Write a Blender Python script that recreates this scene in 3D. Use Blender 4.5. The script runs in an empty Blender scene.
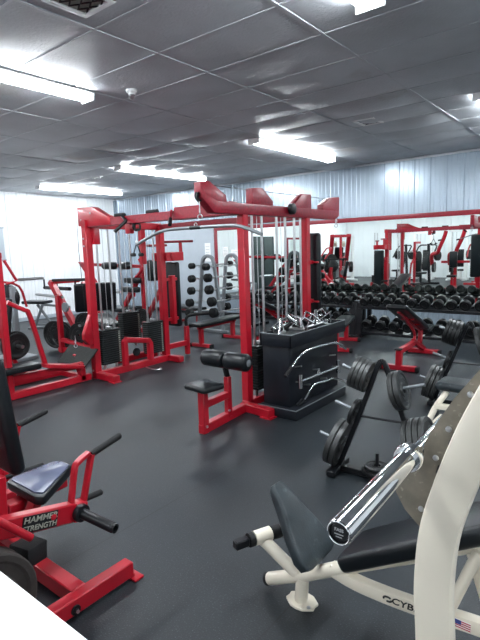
import bpy, bmesh, math, random
from mathutils import Vector, Matrix, Euler
random.seed(7)
PI = math.pi
SC = bpy.context.scene
COL = SC.collection
V = Vector

# ------------------------------------------------------------------ materials
def new_mat(name):
    m = bpy.data.materials.new(name); m.use_nodes = True
    return m, m.node_tree.nodes, m.node_tree.links, m.node_tree.nodes['Principled BSDF']

def mat(name, col, rough=.5, metal=0., var=.12, scale=6., bump=0., bscale=80., coat=0., spec=.5, worn=None):
    m, N, L, b = new_mat(name)
    tc = N.new('ShaderNodeTexCoord')
    nz = N.new('ShaderNodeTexNoise'); nz.inputs['Scale'].default_value = scale; nz.inputs['Detail'].default_value = 4
    L.new(tc.outputs['Object'], nz.inputs['Vector'])
    rp = N.new('ShaderNodeValToRGB')
    e = rp.color_ramp.elements
    e[0].position = .3; e[1].position = .7
    e[0].color = (*[c * (1 - var) for c in col], 1); e[1].color = (*[min(1, c * (1 + var)) for c in col], 1)
    L.new(nz.outputs['Fac'], rp.inputs['Fac'])
    out = rp.outputs['Color']
    if worn:
        n2 = N.new('ShaderNodeTexNoise'); n2.inputs['Scale'].default_value = worn[1]; n2.inputs['Detail'].default_value = 8
        L.new(tc.outputs['Object'], n2.inputs['Vector'])
        r2 = N.new('ShaderNodeValToRGB'); r2.color_ramp.elements[0].position = worn[2]; r2.color_ramp.elements[1].position = worn[2] + .08
        L.new(n2.outputs['Fac'], r2.inputs['Fac'])
        mx = N.new('ShaderNodeMixRGB'); mx.inputs['Color2'].default_value = (*worn[0], 1)
        L.new(r2.outputs['Color'], mx.inputs['Fac']); L.new(out, mx.inputs['Color1']); out = mx.outputs['Color']
    L.new(out, b.inputs['Base Color'])
    b.inputs['Roughness'].default_value = rough; b.inputs['Metallic'].default_value = metal
    b.inputs['Coat Weight'].default_value = coat; b.inputs['Coat Roughness'].default_value = .15
    b.inputs['Specular IOR Level'].default_value = spec
    if bump:
        n3 = N.new('ShaderNodeTexNoise'); n3.inputs['Scale'].default_value = bscale; n3.inputs['Detail'].default_value = 3
        L.new(tc.outputs['Object'], n3.inputs['Vector'])
        bp = N.new('ShaderNodeBump'); bp.inputs['Strength'].default_value = bump; bp.inputs['Distance'].default_value = .004
        L.new(n3.outputs['Fac'], bp.inputs['Height']); L.new(bp.outputs['Normal'], b.inputs['Normal'])
    return m

RED = mat('red_powder_coat', (.37, .006, .017), .32, var=.10, coat=.2, spec=.4)
DRED = mat('red_hammertone', (.23, .007, .019), .38, var=.22, scale=40, coat=.1, spec=.4)
VINYL = mat('black_vinyl', (.006, .008, .010), .30, bump=.25, bscale=160, spec=.32)
VINYLG = mat('grey_worn_vinyl', (.022, .030, .035), .38, bump=.3, bscale=140, var=.3, scale=12, worn=((.05, .065, .07), 18, .62), spec=.4)
BLUEPAD = mat('blue_grey_vinyl', (.09, .105, .17), .25, var=.15, scale=9, bump=.1)
BLACK = mat('black_paint', (.007, .008, .010), .36, var=.2, spec=.3)
STACK = mat('weight_stack_black', (.010, .013, .014), .5, var=.25, spec=.25)
RUBBER = mat('black_rubber_grip', (.009, .009, .010), .6, spec=.3, bump=.4, bscale=200)
IRON = mat('cast_iron_dark', (.014, .015, .016), .38, spec=.35, metal=.2, var=.3, scale=14, bump=.35, bscale=90)
IRONG = mat('cast_iron_grey', (.048, .050, .050), .36, metal=.4, spec=.4, var=.25, scale=14, bump=.3, bscale=90)
DUSTY = mat('dusty_rubber_plate', (.028, .023, .021), .75, var=.3, scale=12, bump=.4, bscale=60)
CHROME = mat('chrome', (.78, .79, .80), .09, metal=1., var=.02)
STEEL = mat('brushed_steel', (.55, .56, .57), .28, metal=1., var=.06)
GREYSTEEL = mat('grey_painted_steel', (.21, .23, .245), .36, metal=.45, var=.08)
PEWTER = mat('tarnished_steel_plate', (.22, .195, .155), .48, metal=.55, var=.2, scale=20, worn=((.36, .33, .27), 55, .63))
WHITE = mat('cream_powder_coat', (.84, .77, .64), .33, var=.04, scale=5, coat=.3)
WHITE2 = mat('white_laminate', (.90, .90, .91), .4, var=.01)
DUMB = mat('dumbbell_black', (.006, .007, .008), .40, var=.2, spec=.24)
PAPER = mat('paper', (.85, .86, .86), .6, var=.02)
LABEL = mat('label_silver', (.33, .34, .29), .4, var=.2, scale=60)
INK = mat('black_ink', (.01, .01, .01), .5)
FLAGR = mat('flag_red', (.5, .03, .04), .5); FLAGB = mat('flag_blue', (.04, .06, .25), .5)
BOXW = mat('black_plywood', (.006, .008, .012), .42, spec=.3, var=.35, scale=3, bump=.15, bscale=30)
PALE = mat('pale_board', (.42, .47, .52), .5, var=.03)
PVC = mat('white_plastic', (.8, .8, .8), .4, var=.01)

def diamond_mat():
    m, N, L, b = new_mat('diamond_plate')
    tc = N.new('ShaderNodeTexCoord'); vo = N.new('ShaderNodeTexVoronoi'); vo.inputs['Scale'].default_value = 28
    L.new(tc.outputs['Object'], vo.inputs['Vector'])
    bp = N.new('ShaderNodeBump'); bp.inputs['Strength'].default_value = .6; bp.inputs['Distance'].default_value = .004
    L.new(vo.outputs['Distance'], bp.inputs['Height']); L.new(bp.outputs['Normal'], b.inputs['Normal'])
    b.inputs['Base Color'].default_value = (.014, .015, .014, 1); b.inputs['Metallic'].default_value = .0; b.inputs['Roughness'].default_value = .6; b.inputs['Specular IOR Level'].default_value = .2
    return m
DIAMOND = diamond_mat()

def floor_mat():
    m, N, L, b = new_mat('rubber_floor')
    tc = N.new('ShaderNodeTexCoord')
    n1 = N.new('ShaderNodeTexNoise'); n1.inputs['Scale'].default_value = .9; n1.inputs['Detail'].default_value = 7; n1.inputs['Roughness'].default_value = .62
    n2 = N.new('ShaderNodeTexNoise'); n2.inputs['Scale'].default_value = 130; n2.inputs['Detail'].default_value = 2
    for n in (n1, n2): L.new(tc.outputs['Object'], n.inputs['Vector'])
    r = N.new('ShaderNodeValToRGB'); r.color_ramp.elements[0].position = .32; r.color_ramp.elements[1].position = .72
    r.color_ramp.elements[0].color = (.008, .0112, .0138, 1); r.color_ramp.elements[1].color = (.018, .0235, .029, 1)
    L.new(n1.outputs['Fac'], r.inputs['Fac'])
    r2 = N.new('ShaderNodeValToRGB'); r2.color_ramp.elements[0].position = .60; r2.color_ramp.elements[1].position = .72
    r2.color_ramp.elements[1].color = (.05, .055, .06, 1); r2.color_ramp.elements[0].color = (0, 0, 0, 1)
    L.new(n2.outputs['Fac'], r2.inputs['Fac'])
    ad = N.new('ShaderNodeMixRGB'); ad.blend_type = 'ADD'; ad.inputs['Fac'].default_value = .8
    L.new(r.outputs['Color'], ad.inputs['Color1']); L.new(r2.outputs['Color'], ad.inputs['Color2'])
    # seams of the 1.2 m rubber rolls
    sx = N.new('ShaderNodeSeparateXYZ'); L.new(tc.outputs['Object'], sx.inputs[0])
    mo = N.new('ShaderNodeMath'); mo.operation = 'PINGPONG'; mo.inputs[1].default_value = .61; L.new(sx.outputs['X'], mo.inputs[0])
    gt = N.new('ShaderNodeMath'); gt.operation = 'LESS_THAN'; gt.inputs[1].default_value = .004; L.new(mo.outputs[0], gt.inputs[0])
    mx = N.new('ShaderNodeMixRGB'); mx.inputs['Color2'].default_value = (.008, .009, .011, 1)
    L.new(gt.outputs[0], mx.inputs['Fac']); L.new(ad.outputs['Color'], mx.inputs['Color1'])
    L.new(mx.outputs['Color'], b.inputs['Base Color'])
    rr = N.new('ShaderNodeMapRange'); rr.inputs['To Min'].default_value = .36; rr.inputs['To Max'].default_value = .56
    L.new(n1.outputs['Fac'], rr.inputs['Value']); L.new(rr.outputs[0], b.inputs['Roughness'])
    b.inputs['Specular IOR Level'].default_value = .42
    bp = N.new('ShaderNodeBump'); bp.inputs['Strength'].default_value = .35; bp.inputs['Distance'].default_value = .003
    L.new(n2.outputs['Fac'], bp.inputs['Height']); L.new(bp.outputs['Normal'], b.inputs['Normal'])
    return m
FLOOR = floor_mat()
CEIL = mat('grey_ceiling_tile', (.47, .49, .52), .46, var=.16, scale=1.2, bump=1.2, bscale=42, worn=((.39, .38, .375), 1.1, .62), spec=.7)
CGRID = mat('ceiling_grid_metal', (.50, .52, .55), .4, var=.05)
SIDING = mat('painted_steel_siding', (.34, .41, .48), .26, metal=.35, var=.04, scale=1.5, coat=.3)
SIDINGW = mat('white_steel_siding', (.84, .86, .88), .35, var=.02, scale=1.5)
def mirror_mat():
    m, N, L, b = new_mat('mirror_glass')
    b.inputs['Base Color'].default_value = (.90, .97, .94, 1); b.inputs['Metallic'].default_value = 1; b.inputs['Roughness'].default_value = .012
    return m
MIRROR = mirror_mat()
def emit_mat(name, col, s):
    m, N, L, b = new_mat(name)
    b.inputs['Base Color'].default_value = (*col, 1); b.inputs['Emission Color'].default_value = (*col, 1); b.inputs['Emission Strength'].default_value = s
    return m
TUBE = emit_mat('lit_diffuser', (.90, .96, 1.0), 42)

# ------------------------------------------------------------------ mesh builder
def frame(d, up=(0, 0, 1)):
    d = V(d).normalized(); u = V(up)
    if abs(d.dot(u.normalized())) > .985: u = V((0, 1, 0)) if abs(d.y) < .9 else V((1, 0, 0))
    s = d.cross(u).normalized(); u = s.cross(d).normalized()
    return s, u, d

class M:
    def __init__(self): self.b = bmesh.new()
    def _xf(self, vs, mt): bmesh.ops.transform(self.b, matrix=mt, verts=vs)
    def box(self, c, s, rot=None, bev=0., seg=2):
        g = bmesh.ops.create_cube(self.b, size=1.)['verts']
        self._xf(g, Matrix.Diagonal((*s, 1)))
        if bev:
            es = list({e for v in g for e in v.link_edges})
            r = bmesh.ops.bevel(self.b, geom=es, offset=min(bev, min(s) * .45), segments=seg, affect='EDGES', profile=.5)
            g = list({v for f in r['faces'] for v in f.verts} | {v for v in g if v.is_valid})
        mt = Matrix.Translation(c)
        if rot is not None: mt = mt @ (rot.to_4x4() if isinstance(rot, Matrix) else Euler(rot).to_matrix().to_4x4())
        self._xf(g, mt); return self
    def beam(self, p0, p1, w, h=None, up=(0, 0, 1), bev=.006, seg=1):
        h = h or w; p0 = V(p0); p1 = V(p1); s, u, d = frame(p1 - p0, up)
        R = Matrix((s, u, d)).transposed()
        return self.box((p0 + p1) / 2, (w, h, (p1 - p0).length), R, bev, seg)
    def rings(self, rs, caps=True, close=False):
        vr = [[self.b.verts.new(p) for p in r] for r in rs]; n = len(vr[0])
        for a, c in zip(vr, vr[1:] + ([vr[0]] if close else [])):
            for i in range(n): self.b.faces.new((a[i], a[(i + 1) % n], c[(i + 1) % n], c[i]))
        if caps and not close:
            self.b.faces.new(vr[0][::-1]); self.b.faces.new(vr[-1])
        return self
    def tube(self, pts, r, seg=12, sm=0, w=None, up=(0, 0, 1), r1=None):
        pts = [V(p) for p in pts]
        if sm and len(pts) > 2:
            q = [2 * pts[0] - pts[1]] + pts + [2 * pts[-1] - pts[-2]]; o = []
            for i in range(1, len(q) - 2):
                for k in range(sm):
                    t = k / sm; a, b_, c, d = q[i - 1], q[i], q[i + 1], q[i + 2]
                    o.append(.5 * ((2 * b_) + (c - a) * t + (2 * a - 5 * b_ + 4 * c - d) * t * t + (3 * b_ - a - 3 * c + d) * t ** 3))
            pts = o + [pts[-1]]
        rs = []; pu = V(up)
        for i, p in enumerate(pts):
            d = (pts[min(i + 1, len(pts) - 1)] - pts[max(i - 1, 0)])
            s, u, d = frame(d, pu); pu = u
            rr = r if r1 is None else r + (r1 - r) * i / (len(pts) - 1)
            if w is None: rs.append([p + (s * math.cos(t) + u * math.sin(t)) * rr for t in [2 * PI * k / seg for k in range(seg)]])
            else:       # rounded rectangle w (side) x h=2r (up)
                k = []; cr = min(w / 2, rr) * .35
                for cx, cy, a0 in ((1, 1, 0), (-1, 1, 90), (-1, -1, 180), (1, -1, 270)):
                    for a in (0, 45, 90):
                        t = math.radians(a0 + a)
                        k.append(p + s * (cx * (w / 2 - cr) + cr * math.cos(t)) + u * (cy * (rr - cr) + cr * math.sin(t)))
                rs.append(k)
        return self.rings(rs)
    def cyl(self, p0, p1, r, r2=None, seg=20): return self.tube([p0, p1], r, seg, r1=r2)
    def lathe(self, o, ax, prof, seg=28):
        o = V(o); s, u, d = frame(ax)
        return self.rings([[o + d * a + (s * math.cos(t) + u * math.sin(t)) * max(r, .0005) for t in [2 * PI * k / seg for k in range(seg)]] for a, r in prof])
    def torus(self, o, ax, R, r, seg=20, s2=8, arc=1.):
        o = V(o); s, u, d = frame(ax); rs = []
        n = seg if arc >= 1 else seg + 1
        for i in range(n):
            t = 2 * PI * arc * i / seg; c = o + (s * math.cos(t) + u * math.sin(t)) * R; o2 = (s * math.cos(t) + u * math.sin(t))
            rs.append([c + (o2 * math.cos(a) + d * math.sin(a)) * r for a in [2 * PI * k / s2 for k in range(s2)]])
        return self.rings(rs, close=arc >= 1)
    def poly(self, pts, n, bev=0.):     # closed outline of 3-D points extruded by vector n
        vs = [self.b.verts.new(p) for p in pts]; f = self.b.faces.new(vs); n = V(n)
        r = bmesh.ops.extrude_face_region(self.b, geom=[f])
        nv = [v for v in r['geom'] if isinstance(v, bmesh.types.BMVert)]
        bmesh.ops.translate(self.b, vec=n, verts=nv)
        allf = {f_ for v in nv + vs for f_ in v.link_faces}
        bmesh.ops.recalc_face_normals(self.b, faces=list(allf))
        if bev:
            es = list({e for v in nv + vs for e in v.link_edges if len(e.link_faces) == 2 and e.calc_face_angle(0) > .4})
            bmesh.ops.bevel(self.b, geom=es, offset=bev, segments=2, affect='EDGES', profile=.5)
        return self
    def quad(self, ps): self.b.faces.new([self.b.verts.new(p) for p in ps]); return self
    def build(self, name, material, parent=None, flat=False):
        org = V(parent['_o']) if parent is not None and '_o' in parent.keys() else V((0, 0, 0))
        bmesh.ops.translate(self.b, vec=-org, verts=self.b.verts)
        bmesh.ops.recalc_face_normals(self.b, faces=self.b.faces)
        me = bpy.data.meshes.new(name); self.b.to_mesh(me); self.b.free()
        me.materials.append(material)
        if not flat:
            for p in me.polygons: p.use_smooth = True
            me.set_sharp_from_angle(angle=math.radians(38))
        o = bpy.data.objects.new(name, me); COL.objects.link(o)
        if parent is not None: o.parent = parent; o['_o'] = tuple(org)
        else: o['_o'] = (0., 0., 0.)
        return o

def tag(o, label=None, cat=None, group=None, kind=None):
    if label: o['label'] = label
    if cat: o['category'] = cat
    if group: o['group'] = group
    if kind: o['kind'] = kind
    return o
def thing(name, label, cat, loc=(0, 0, 0), rz=0., group=None, world=False):
    "world=True: parts are written in room coordinates; else in the thing's own"
    o = bpy.data.objects.new(name, None); o.empty_display_size = .1; COL.objects.link(o)
    o.location = loc; o.rotation_euler = (0, 0, rz); o['_o'] = tuple(map(float, loc)) if world else (0., 0., 0.)
    return tag(o, label, cat, group)
def struct(o): return tag(o, kind='structure')
def kids(o): return [c for c in bpy.data.objects if c.parent is o]
def dup(o, loc=None, rot=None, label=None, group=None, parent=None, top=True):
    c = o.copy(); COL.objects.link(c)
    if parent is not None: c.parent = parent
    if loc is not None: c.location = loc
    if rot is not None: c.rotation_euler = rot
    if label: c['label'] = label
    if group: c['group'] = group
    for k in KID.get(o.name, None) or kids(o): dup(k, parent=c, top=False)
    return c
KID = {}

def text_mesh(s, size, material, mtx, parent, name, ext=.0006, shear=0., sx=1.):
    cu = bpy.data.curves.new(name, 'FONT'); cu.body = s; cu.size = size; cu.extrude = ext; cu.align_x = 'CENTER'; cu.align_y = 'CENTER'; cu.shear = shear; cu.offset = size * .02
    t = bpy.data.objects.new(name, cu); COL.objects.link(t)
    bpy.context.view_layer.update()
    me = bpy.data.meshes.new_from_object(t.evaluated_get(bpy.context.evaluated_depsgraph_get()))
    bpy.data.objects.remove(t)
    me.transform(Matrix.Diagonal((sx, 1, 1, 1)))
    org = V(parent['_o']); me.transform(Matrix.Translation(-org) @ mtx)
    me.materials.clear(); me.materials.append(material)
    o = bpy.data.objects.new(name, me); COL.objects.link(o); o.parent = parent; o['_o'] = tuple(org)
    return o
def face_mtx(c, xdir, n):
    x = V(xdir).normalized(); n = V(n).normalized(); y = n.cross(x).normalized(); x = y.cross(n)
    m = Matrix((x, y, n)).transposed().to_4x4(); return Matrix.Translation(c) @ m

# ------------------------------------------------------------------ room shell
XL, XR, YB, YF, ZC = -12.78, 5.0, -5.9, 9.9, 3.40
struct(M().box(((XL + XR) / 2, (YB + YF) / 2, -.06), (XR - XL + .6, YF - YB + .6, .12)).build('floor', FLOOR))
def siding(name, a, b, n, m, z0=0., z1=ZC + .05, pitch=.305):
    "ribbed steel sheet from a to b (2-D), n = inward normal; major ribs and two minor ones per pitch"
    a = V((*a, 0)); b = V((*b, 0)); n = V((*n, 0)); d = (b - a); L_ = d.length; d.normalize()
    prof = [(0, 0)]; x = pitch * .5
    while x < L_ - .05:
        prof += [(x - .032, 0), (x - .016, .019), (x + .016, .019), (x + .032, 0)]
        for q in (.33, .66):
            xx = x + pitch * q
            if xx < L_ - .03: prof += [(xx - .014, 0), (xx - .007, .007), (xx + .007, .007), (xx + .014, 0)]
        x += pitch
    prof += [(L_, 0)]
    mb = M()
    fr = [a + d * s + n * h for s, h in prof]
    lo = [mb.b.verts.new((p.x, p.y, z0)) for p in fr]; hi = [mb.b.verts.new((p.x, p.y, z1)) for p in fr]
    for i in range(len(fr) - 1): mb.b.faces.new((lo[i], lo[i + 1], hi[i + 1], hi[i]))
    bk = [mb.b.verts.new((a - n * .1) + V((0, 0, z))) for z in (z0, z1)] + [mb.b.verts.new((b - n * .1) + V((0, 0, z))) for z in (z1, z0)]
    mb.b.faces.new(bk); mb.b.faces.new((lo[0], hi[0], bk[1], bk[0])); mb.b.faces.new((hi[-1], lo[-1], bk[3], bk[2]))
    return struct(mb.build(name, m, flat=True))
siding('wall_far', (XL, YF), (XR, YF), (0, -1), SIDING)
siding('wall_left', (XL, YB), (XL, YF), (1, 0), SIDINGW)
siding('wall_near', (XL, YB), (XR, YB), (0, 1), SIDINGW)
siding('wall_right', (XR, YB), (XR, YF), (-1, 0), SIDINGW)

dr = struct(M().box((XL + .045, 2.05, 1.12), (.05, 1.5, 2.24), bev=.004).build('door_1', mat('dark_green_door', (.03, .045, .045), .45, spec=.3)))
for y_ in (1.32, 2.05, 2.78): M().box((XL + .075, y_, 1.12), (.02, .05, 2.24)).build('door_stile', BLACK, dr)
m2 = thing('framed_mirror', 'red framed panel on the left wall, seen only in the long mirror', 'mirror', (XL + .03, -.6, .5), world=True)
M().box((XL + .035, -.62, 1.3), (.02, 1.40, 1.6)).build('mirror_panel', MIRROR, m2)
for y_ in (-1.35, .11): M().box((XL + .045, y_, 1.3), (.035, .09, 1.78)).build('side_rail', DRED, m2)
for z_ in (.46, 2.14): M().box((XL + .045, -.62, z_), (.035, 1.5, .09)).build('cross_rail', DRED, m2)
# ceiling: lay-in tiles 0.605 x 1.19 that sag, and the T-bar grid
GX0, GY0, TX, TY = -3.258, 3.072, 1.227, .6237
def build_ceiling():
    mb = M(); i0 = math.floor((XL - GX0) / TX); i1 = math.ceil((XR - GX0) / TX); j0 = math.floor((YB - GY0) / TY); j1 = math.ceil((YF - GY0) / TY)
    rnd = random.Random(3)
    for i in range(i0, i1):
        for j in range(j0, j1):
            xa, xb = max(GX0 + i * TX, XL), min(GX0 + (i + 1) * TX, XR); ya, yb = max(GY0 + j * TY, YB), min(GY0 + (j + 1) * TY, YF)
            if xb - xa < .02 or yb - ya < .02: continue
            far = max(0, min(1, (ya - 3.2) / 2.5)); s = rnd.uniform(.003, .016) + far * rnd.uniform(.010, .050)
            ph = rnd.uniform(0, 6); nx, ny = 8, 5; g = []
            for p in range(nx + 1):
                row = []
                for q in range(ny + 1):
                    u, v = 2 * p / nx - 1, 2 * q / ny - 1
                    z = ZC - s * (1 - u * u) * (1 - v * v) - .3 * s * math.sin(3 * u + ph) * (1 - v * v)
                    row.append(mb.b.verts.new((xa + (xb - xa) * p / nx, ya + (yb - ya) * q / ny, z)))
                g.append(row)
            for p in range(nx):
                for q in range(ny): mb.b.faces.new((g[p][q], g[p][q + 1], g[p + 1][q + 1], g[p + 1][q]))
    mb.box(((XL + XR) / 2, (YB + YF) / 2, ZC + .09), (XR - XL + .4, YF - YB + .4, .06))
    c = struct(mb.build('ceiling', CEIL))
    gb = M()
    for i in range(i0, i1 + 1):
        x = GX0 + i * TX
        if XL < x < XR: gb.box((x, (YB + YF) / 2, ZC - .004), (.026, YF - YB - .02, .008)).box((x, (YB + YF) / 2, ZC + .01), (.004, YF - YB - .02, .03))
    for j in range(j0, j1 + 1):
        y = GY0 + j * TY
        if YB < y < YF: gb.box(((XL + XR) / 2, y, ZC - .003), (XR - XL - .02, .022, .006))
    gb.build('ceiling_grid', CGRID, c)
build_ceiling()
struct(M().box(((XL + -.02 + XR) / 2, YF - .035, .05), (XR - XL - .1, .02, .10), bev=.003).build('baseboard_far', BLACK))
struct(M().box((XL + .035, (YB + YF) / 2, .05), (.02, YF - YB - .1, .10), bev=.003).build('baseboard_left', PALE))
struct(M().box((XL + .03, YF - .04, 1.67), (.06, .06, 3.33)).build('trim_1', SIDING))
# eave trim where the far wall meets the ceiling
struct(M().box(((XL + XR) / 2, YF - .03, ZC - .03), (XR - XL - .1, .02, .035)).build('trim_2', CGRID))

# mirror along the far wall, in a red timber frame
MX0, MX1, MZ0, MZ1 = -8.59, 1.2, .57, 2.23
mr = thing('wall_mirror', 'long wall mirror in a red frame above the dumbbell racks', 'mirror', (MX0, YF - .03, MZ0), world=True)
for k in range(4):
    a = MX0 + (MX1 - MX0) * k / 4; b_ = MX0 + (MX1 - MX0) * (k + 1) / 4
    M().box(((a + b_) / 2, YF - .028, (MZ0 + MZ1) / 2), (b_ - a - .0015, .006, MZ1 - MZ0)).build('mirror_panel', MIRROR, mr)
M().box(((MX0 + MX1) / 2 - .04, YF - .035, MZ1 + .045), (MX1 - MX0 + .1, .03, .09), bev=.004).build('top_rail', DRED, mr)
M().box((MX0 - .045, YF - .035, (MZ0 + MZ1) / 2), (.09, .03, MZ1 - MZ0), bev=.004).build('side_rail', DRED, mr)
M().box(((MX0 + MX1) / 2 - .04, YF - .035, MZ0 - .02), (MX1 - MX0 + .1, .03, .04), bev=.004).build('bottom_rail', GREYSTEEL, mr)

bd = M().box((-9.71, YF - .04, 1.25), (2.04, .03, 2.30), bev=.004).build('wall_board', PALE)
tag(bd, 'large smooth pale blue-grey panel on the far wall left of the mirror', 'wall panel')
for nm, c, s, lb in (('paper_notice', (-8.91, YF - .06, 1.68), (.2, .002, .49), 'tall white paper notice taped on the pale panel left of the mirror'),
                     ('paper_notice', (-8.31, YF - .036, 1.68), (.19, .002, .25), 'white paper sheet taped to the left end of the mirror'),
                     ('paper_notice', (-8.0, YF - .036, 1.60), (.22, .002, .25), 'second white paper sheet on the mirror, right of and lower than the first')):
    o = M().box(c, s).build(nm, PAPER)
    tag(o, lb, 'notice')
    for k in range(5): M().box((c[0], c[1] - .002, c[2] + s[2] * (.3 - .15 * k)), (s[0] * .7, .0008, .008)).build('text_line', GREYSTEEL, o)
wb = thing('notice_board', 'pale grey notice board on the left wall at the picture edge', 'notice board', (XL + .03, 5.75, 1.62), world=True)
M().box((XL + .045, 5.73, 2.06), (.03, 1.1, .8), bev=.004).build('panel', PALE, wb)
for dz in (-.41, .41): M().box((XL + .05, 5.73, 2.06 + dz), (.04, 1.14, .025)).build('frame_strip', GREYSTEEL, wb)

# ------------------------------------------------------------------ ceiling fittings
def fixture(x, y, label):
    t = thing('strip_light', label, 'light', (x, y, ZC - .01), group='ceiling strip lights')
    M().box((0, 0, -.008), (.20, 2.44, .016), bev=.004).build('housing', PVC, t)
    M().poly([(-.085, -1.20, -.018), (-.075, -1.20, -.055), (-.045, -1.20, -.072), (.045, -1.20, -.072), (.075, -1.20, -.055), (.085, -1.20, -.018)], (0, 2.40, 0)).build('diffuser', TUBE, t)
    for s in (-1, 1): M().box((0, s * 1.21, -.045), (.21, .02, .075), bev=.004).build('end_cap', PVC, t)
    return t
LT = {(-4.56, 2.07): 'lit strip light at the upper left, nearest of the lights in its row',
      (-4.62, 7.45): 'lit strip light above the cable tower, before the ribbed far wall',
      (-7.89, 7.45): 'lit strip light over the middle of the room, left of the cable tower top',
      (-11.24, 7.7): 'lit strip light farthest left, close to the white wall corner',
      (-1.50, 2.17): 'lit strip light cut by the top edge of the picture',
      (-1.44, 7.45): 'lit strip light cut by the right edge of the picture'}
f0 = None
for x in (-11.24, -7.89, -4.6, -1.47, 1.8):
    for y in (-3.2, 2.12, 7.5):
        key = [k for k in LT if abs(k[0] - x) < .1 and abs(k[1] - y) < .3]
        lb = LT[key[0]] if key else 'unseen strip light added only for its light, behind or beside the camera'  # unlisted fixtures are unseen, added along the rows only for their light
        px, py = key[0] if key else (x, y)
        if f0 is None: f0 = fixture(px, py, lb)
        else: dup(f0, (px, py, ZC - .01), label=lb)

def vent(x, y, sx, sy, label, n=8):
    t = thing('ceiling_vent', label, 'vent', (x, y, ZC - .01))
    fr = M()
    for s in (-1, 1): fr.box((s * (sx / 2 - .02), 0, -.008), (.04, sy, .016), bev=.003).box((0, s * (sy / 2 - .02), -.008), (sx, .04, .016), bev=.003)
    fr.build('frame', PVC, t)
    M().box((0, 0, .002), (sx - .06, sy - .06, .004)).build('backing', LABEL, t)
    for q in (-1, 0, 1):
        sl = M()
        for k in range(n):
            y_ = -sy / 2 + .05 + (sy - .1) * k / (n - 1)
            sl.box((q * (sx - .09) / 3.1, y_, -.007), ((sx - .09) / 3.2, .011, .006), rot=(0, 0, .5 * (1 if (k + q) % 2 else -1)))
        sl.build('louvre', BLACK, t)
vent(-2.94, 2.10, .34, .34, 'cream louvred ceiling vent at the top left of the picture')
vent(-2.92, 6.53, .30, .36, 'small white ceiling vent right of the strip light near the far wall', 6)
sp = thing('smoke_detector', 'small white detector hanging under the ceiling beside the near strip light', 'detector', (-4.145, 3.52, ZC - .01), world=True)
M().lathe((-4.145, 3.52, ZC - .005), (0, 0, -1), [(0, .055), (.02, .055), (.035, .04), (.05, .032)]).build('base', PVC, sp)
M().lathe((-4.145, 3.52, ZC - .055), (0, 0, -1), [(0, .03), (.02, .034), (.04, .02), (.05, .012)]).build('sensor_head', STEEL, sp)
sd = thing('ceiling_sensor', 'tiny white ceiling box between the two far strip lights', 'sensor', (-9.12, 6.65, ZC - .01), world=True)
M().box((-9.12, 6.65, ZC - .025), (.3, .1, .04), bev=.01).build('cover', PVC, sd)
for dx in (-.1, .1): M().cyl((-9.12 + dx, 6.65, ZC - .045), (-9.12 + dx, 6.65, ZC - .07), .02, seg=10).build('lamp', PVC, sd)

# ------------------------------------------------------------------ cable crossover station
def weight_stack(root, x, y0, y1, z0, z1, n, zt, sgn=1, w=.13):
    s = M(); h = (z1 - z0) / n
    for k in range(n): s.box((x, (y0 + y1) / 2, z0 + h * (k + .5)), (w, y1 - y0, h - .004), bev=.003, seg=1)
    st = s.build('weight_stack', STACK, root)
    lb = M()
    for k in range(n - 1): lb.box((x + w / 2 + .001, y1 - .035, z0 + h * (k + .5)), (.002, .03, h * .5))
    lb.build('number_strip', LABEL, st)
    tp = M(); ym = (y0 + y1) / 2; dy = (y1 - y0) * .3
    tp.box((x, ym, z1 + .02), (w * .6, .06, .035), bev=.004).cyl((x, ym, z1 + .03), (x, ym, z1 + .09), .009, seg=8)
    for s_ in (-1, 1):
        M().cyl((x, ym + s_ * dy, z1), (x, ym + s_ * dy, z1 + .055), .019, seg=10).build('bushing', STEEL, st)
        M().cyl((x, ym + s_ * dy, z0 - .075), (x, ym + s_ * dy, z0), .022, seg=10).build('bumper', STEEL, st)
    tp.build('stack_top', STEEL, st)
    for s_ in (-1, 1): M().cyl((x, ym + s_ * dy, z0 - .08), (x, ym + s_ * dy, zt), .0145, seg=10).build('guide_rod', STEEL, root)
    M().cyl((x, ym, z1 + .08), (x, ym, zt + .05), .004, seg=6).build('cable', STEEL, root)

def pulley(root, c, ax, r=.055, name='pulley'):
    M().lathe(c, ax, [(-.014, r), (-.006, r * .85), (.006, r * .85), (.014, r)], 20).build(name, BLACK, root)

def carabiner(root, p, l, mat_=STEEL):
    p = V(p); m = M().cyl(p, p - V((0, 0, l * .5)), .0045, seg=6)
    k = M().torus(p - V((0, 0, l * .5 + .035)), (1, 1, 0), .03, .006, 14, 6).torus(p - V((0, 0, l * .5 + .09)), (1, -1, 0), .022, .005, 14, 6)
    m.build('cable', STEEL, root); k.build('carabiner', mat_, root)

cx = thing('cable_crossover', 'red cable crossover station of two towers joined by overhead beams', 'cable machine', (-4.56, 4.7, 0), world=True)
# left tower
lx = -5.85
M().beam((lx, 4.03, .0), (lx, 4.03, 2.2), .10).build('post', RED, cx)
M().beam((lx + .03, 5.33, .0), (lx + .03, 5.33, 2.14), .10).build('post', RED, cx)
M().beam((-5.86, 5.0, 1.56), (-5.86, 5.0, 2.1), .07, .09).build('hanger', RED, cx)
M().beam((lx + .04, 4.0, .05), (lx + .04, 5.38, .05), .10, .10).build('base_beam', RED, cx)
M().beam((lx, 4.03, .05), (-5.40, 4.03, .05), .10, .09).box((-5.45, 4.03, .006), (.14, .13, .012)).build('foot', RED, cx)
M().beam((lx + .03, 5.36, .05), (-5.50, 5.36, .05), .10, .09).build('foot', RED, cx)
M().beam((lx, 3.98, 2.13), (lx, 5.36, 2.13), .09, .10).build('top_beam', RED, cx)
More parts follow.
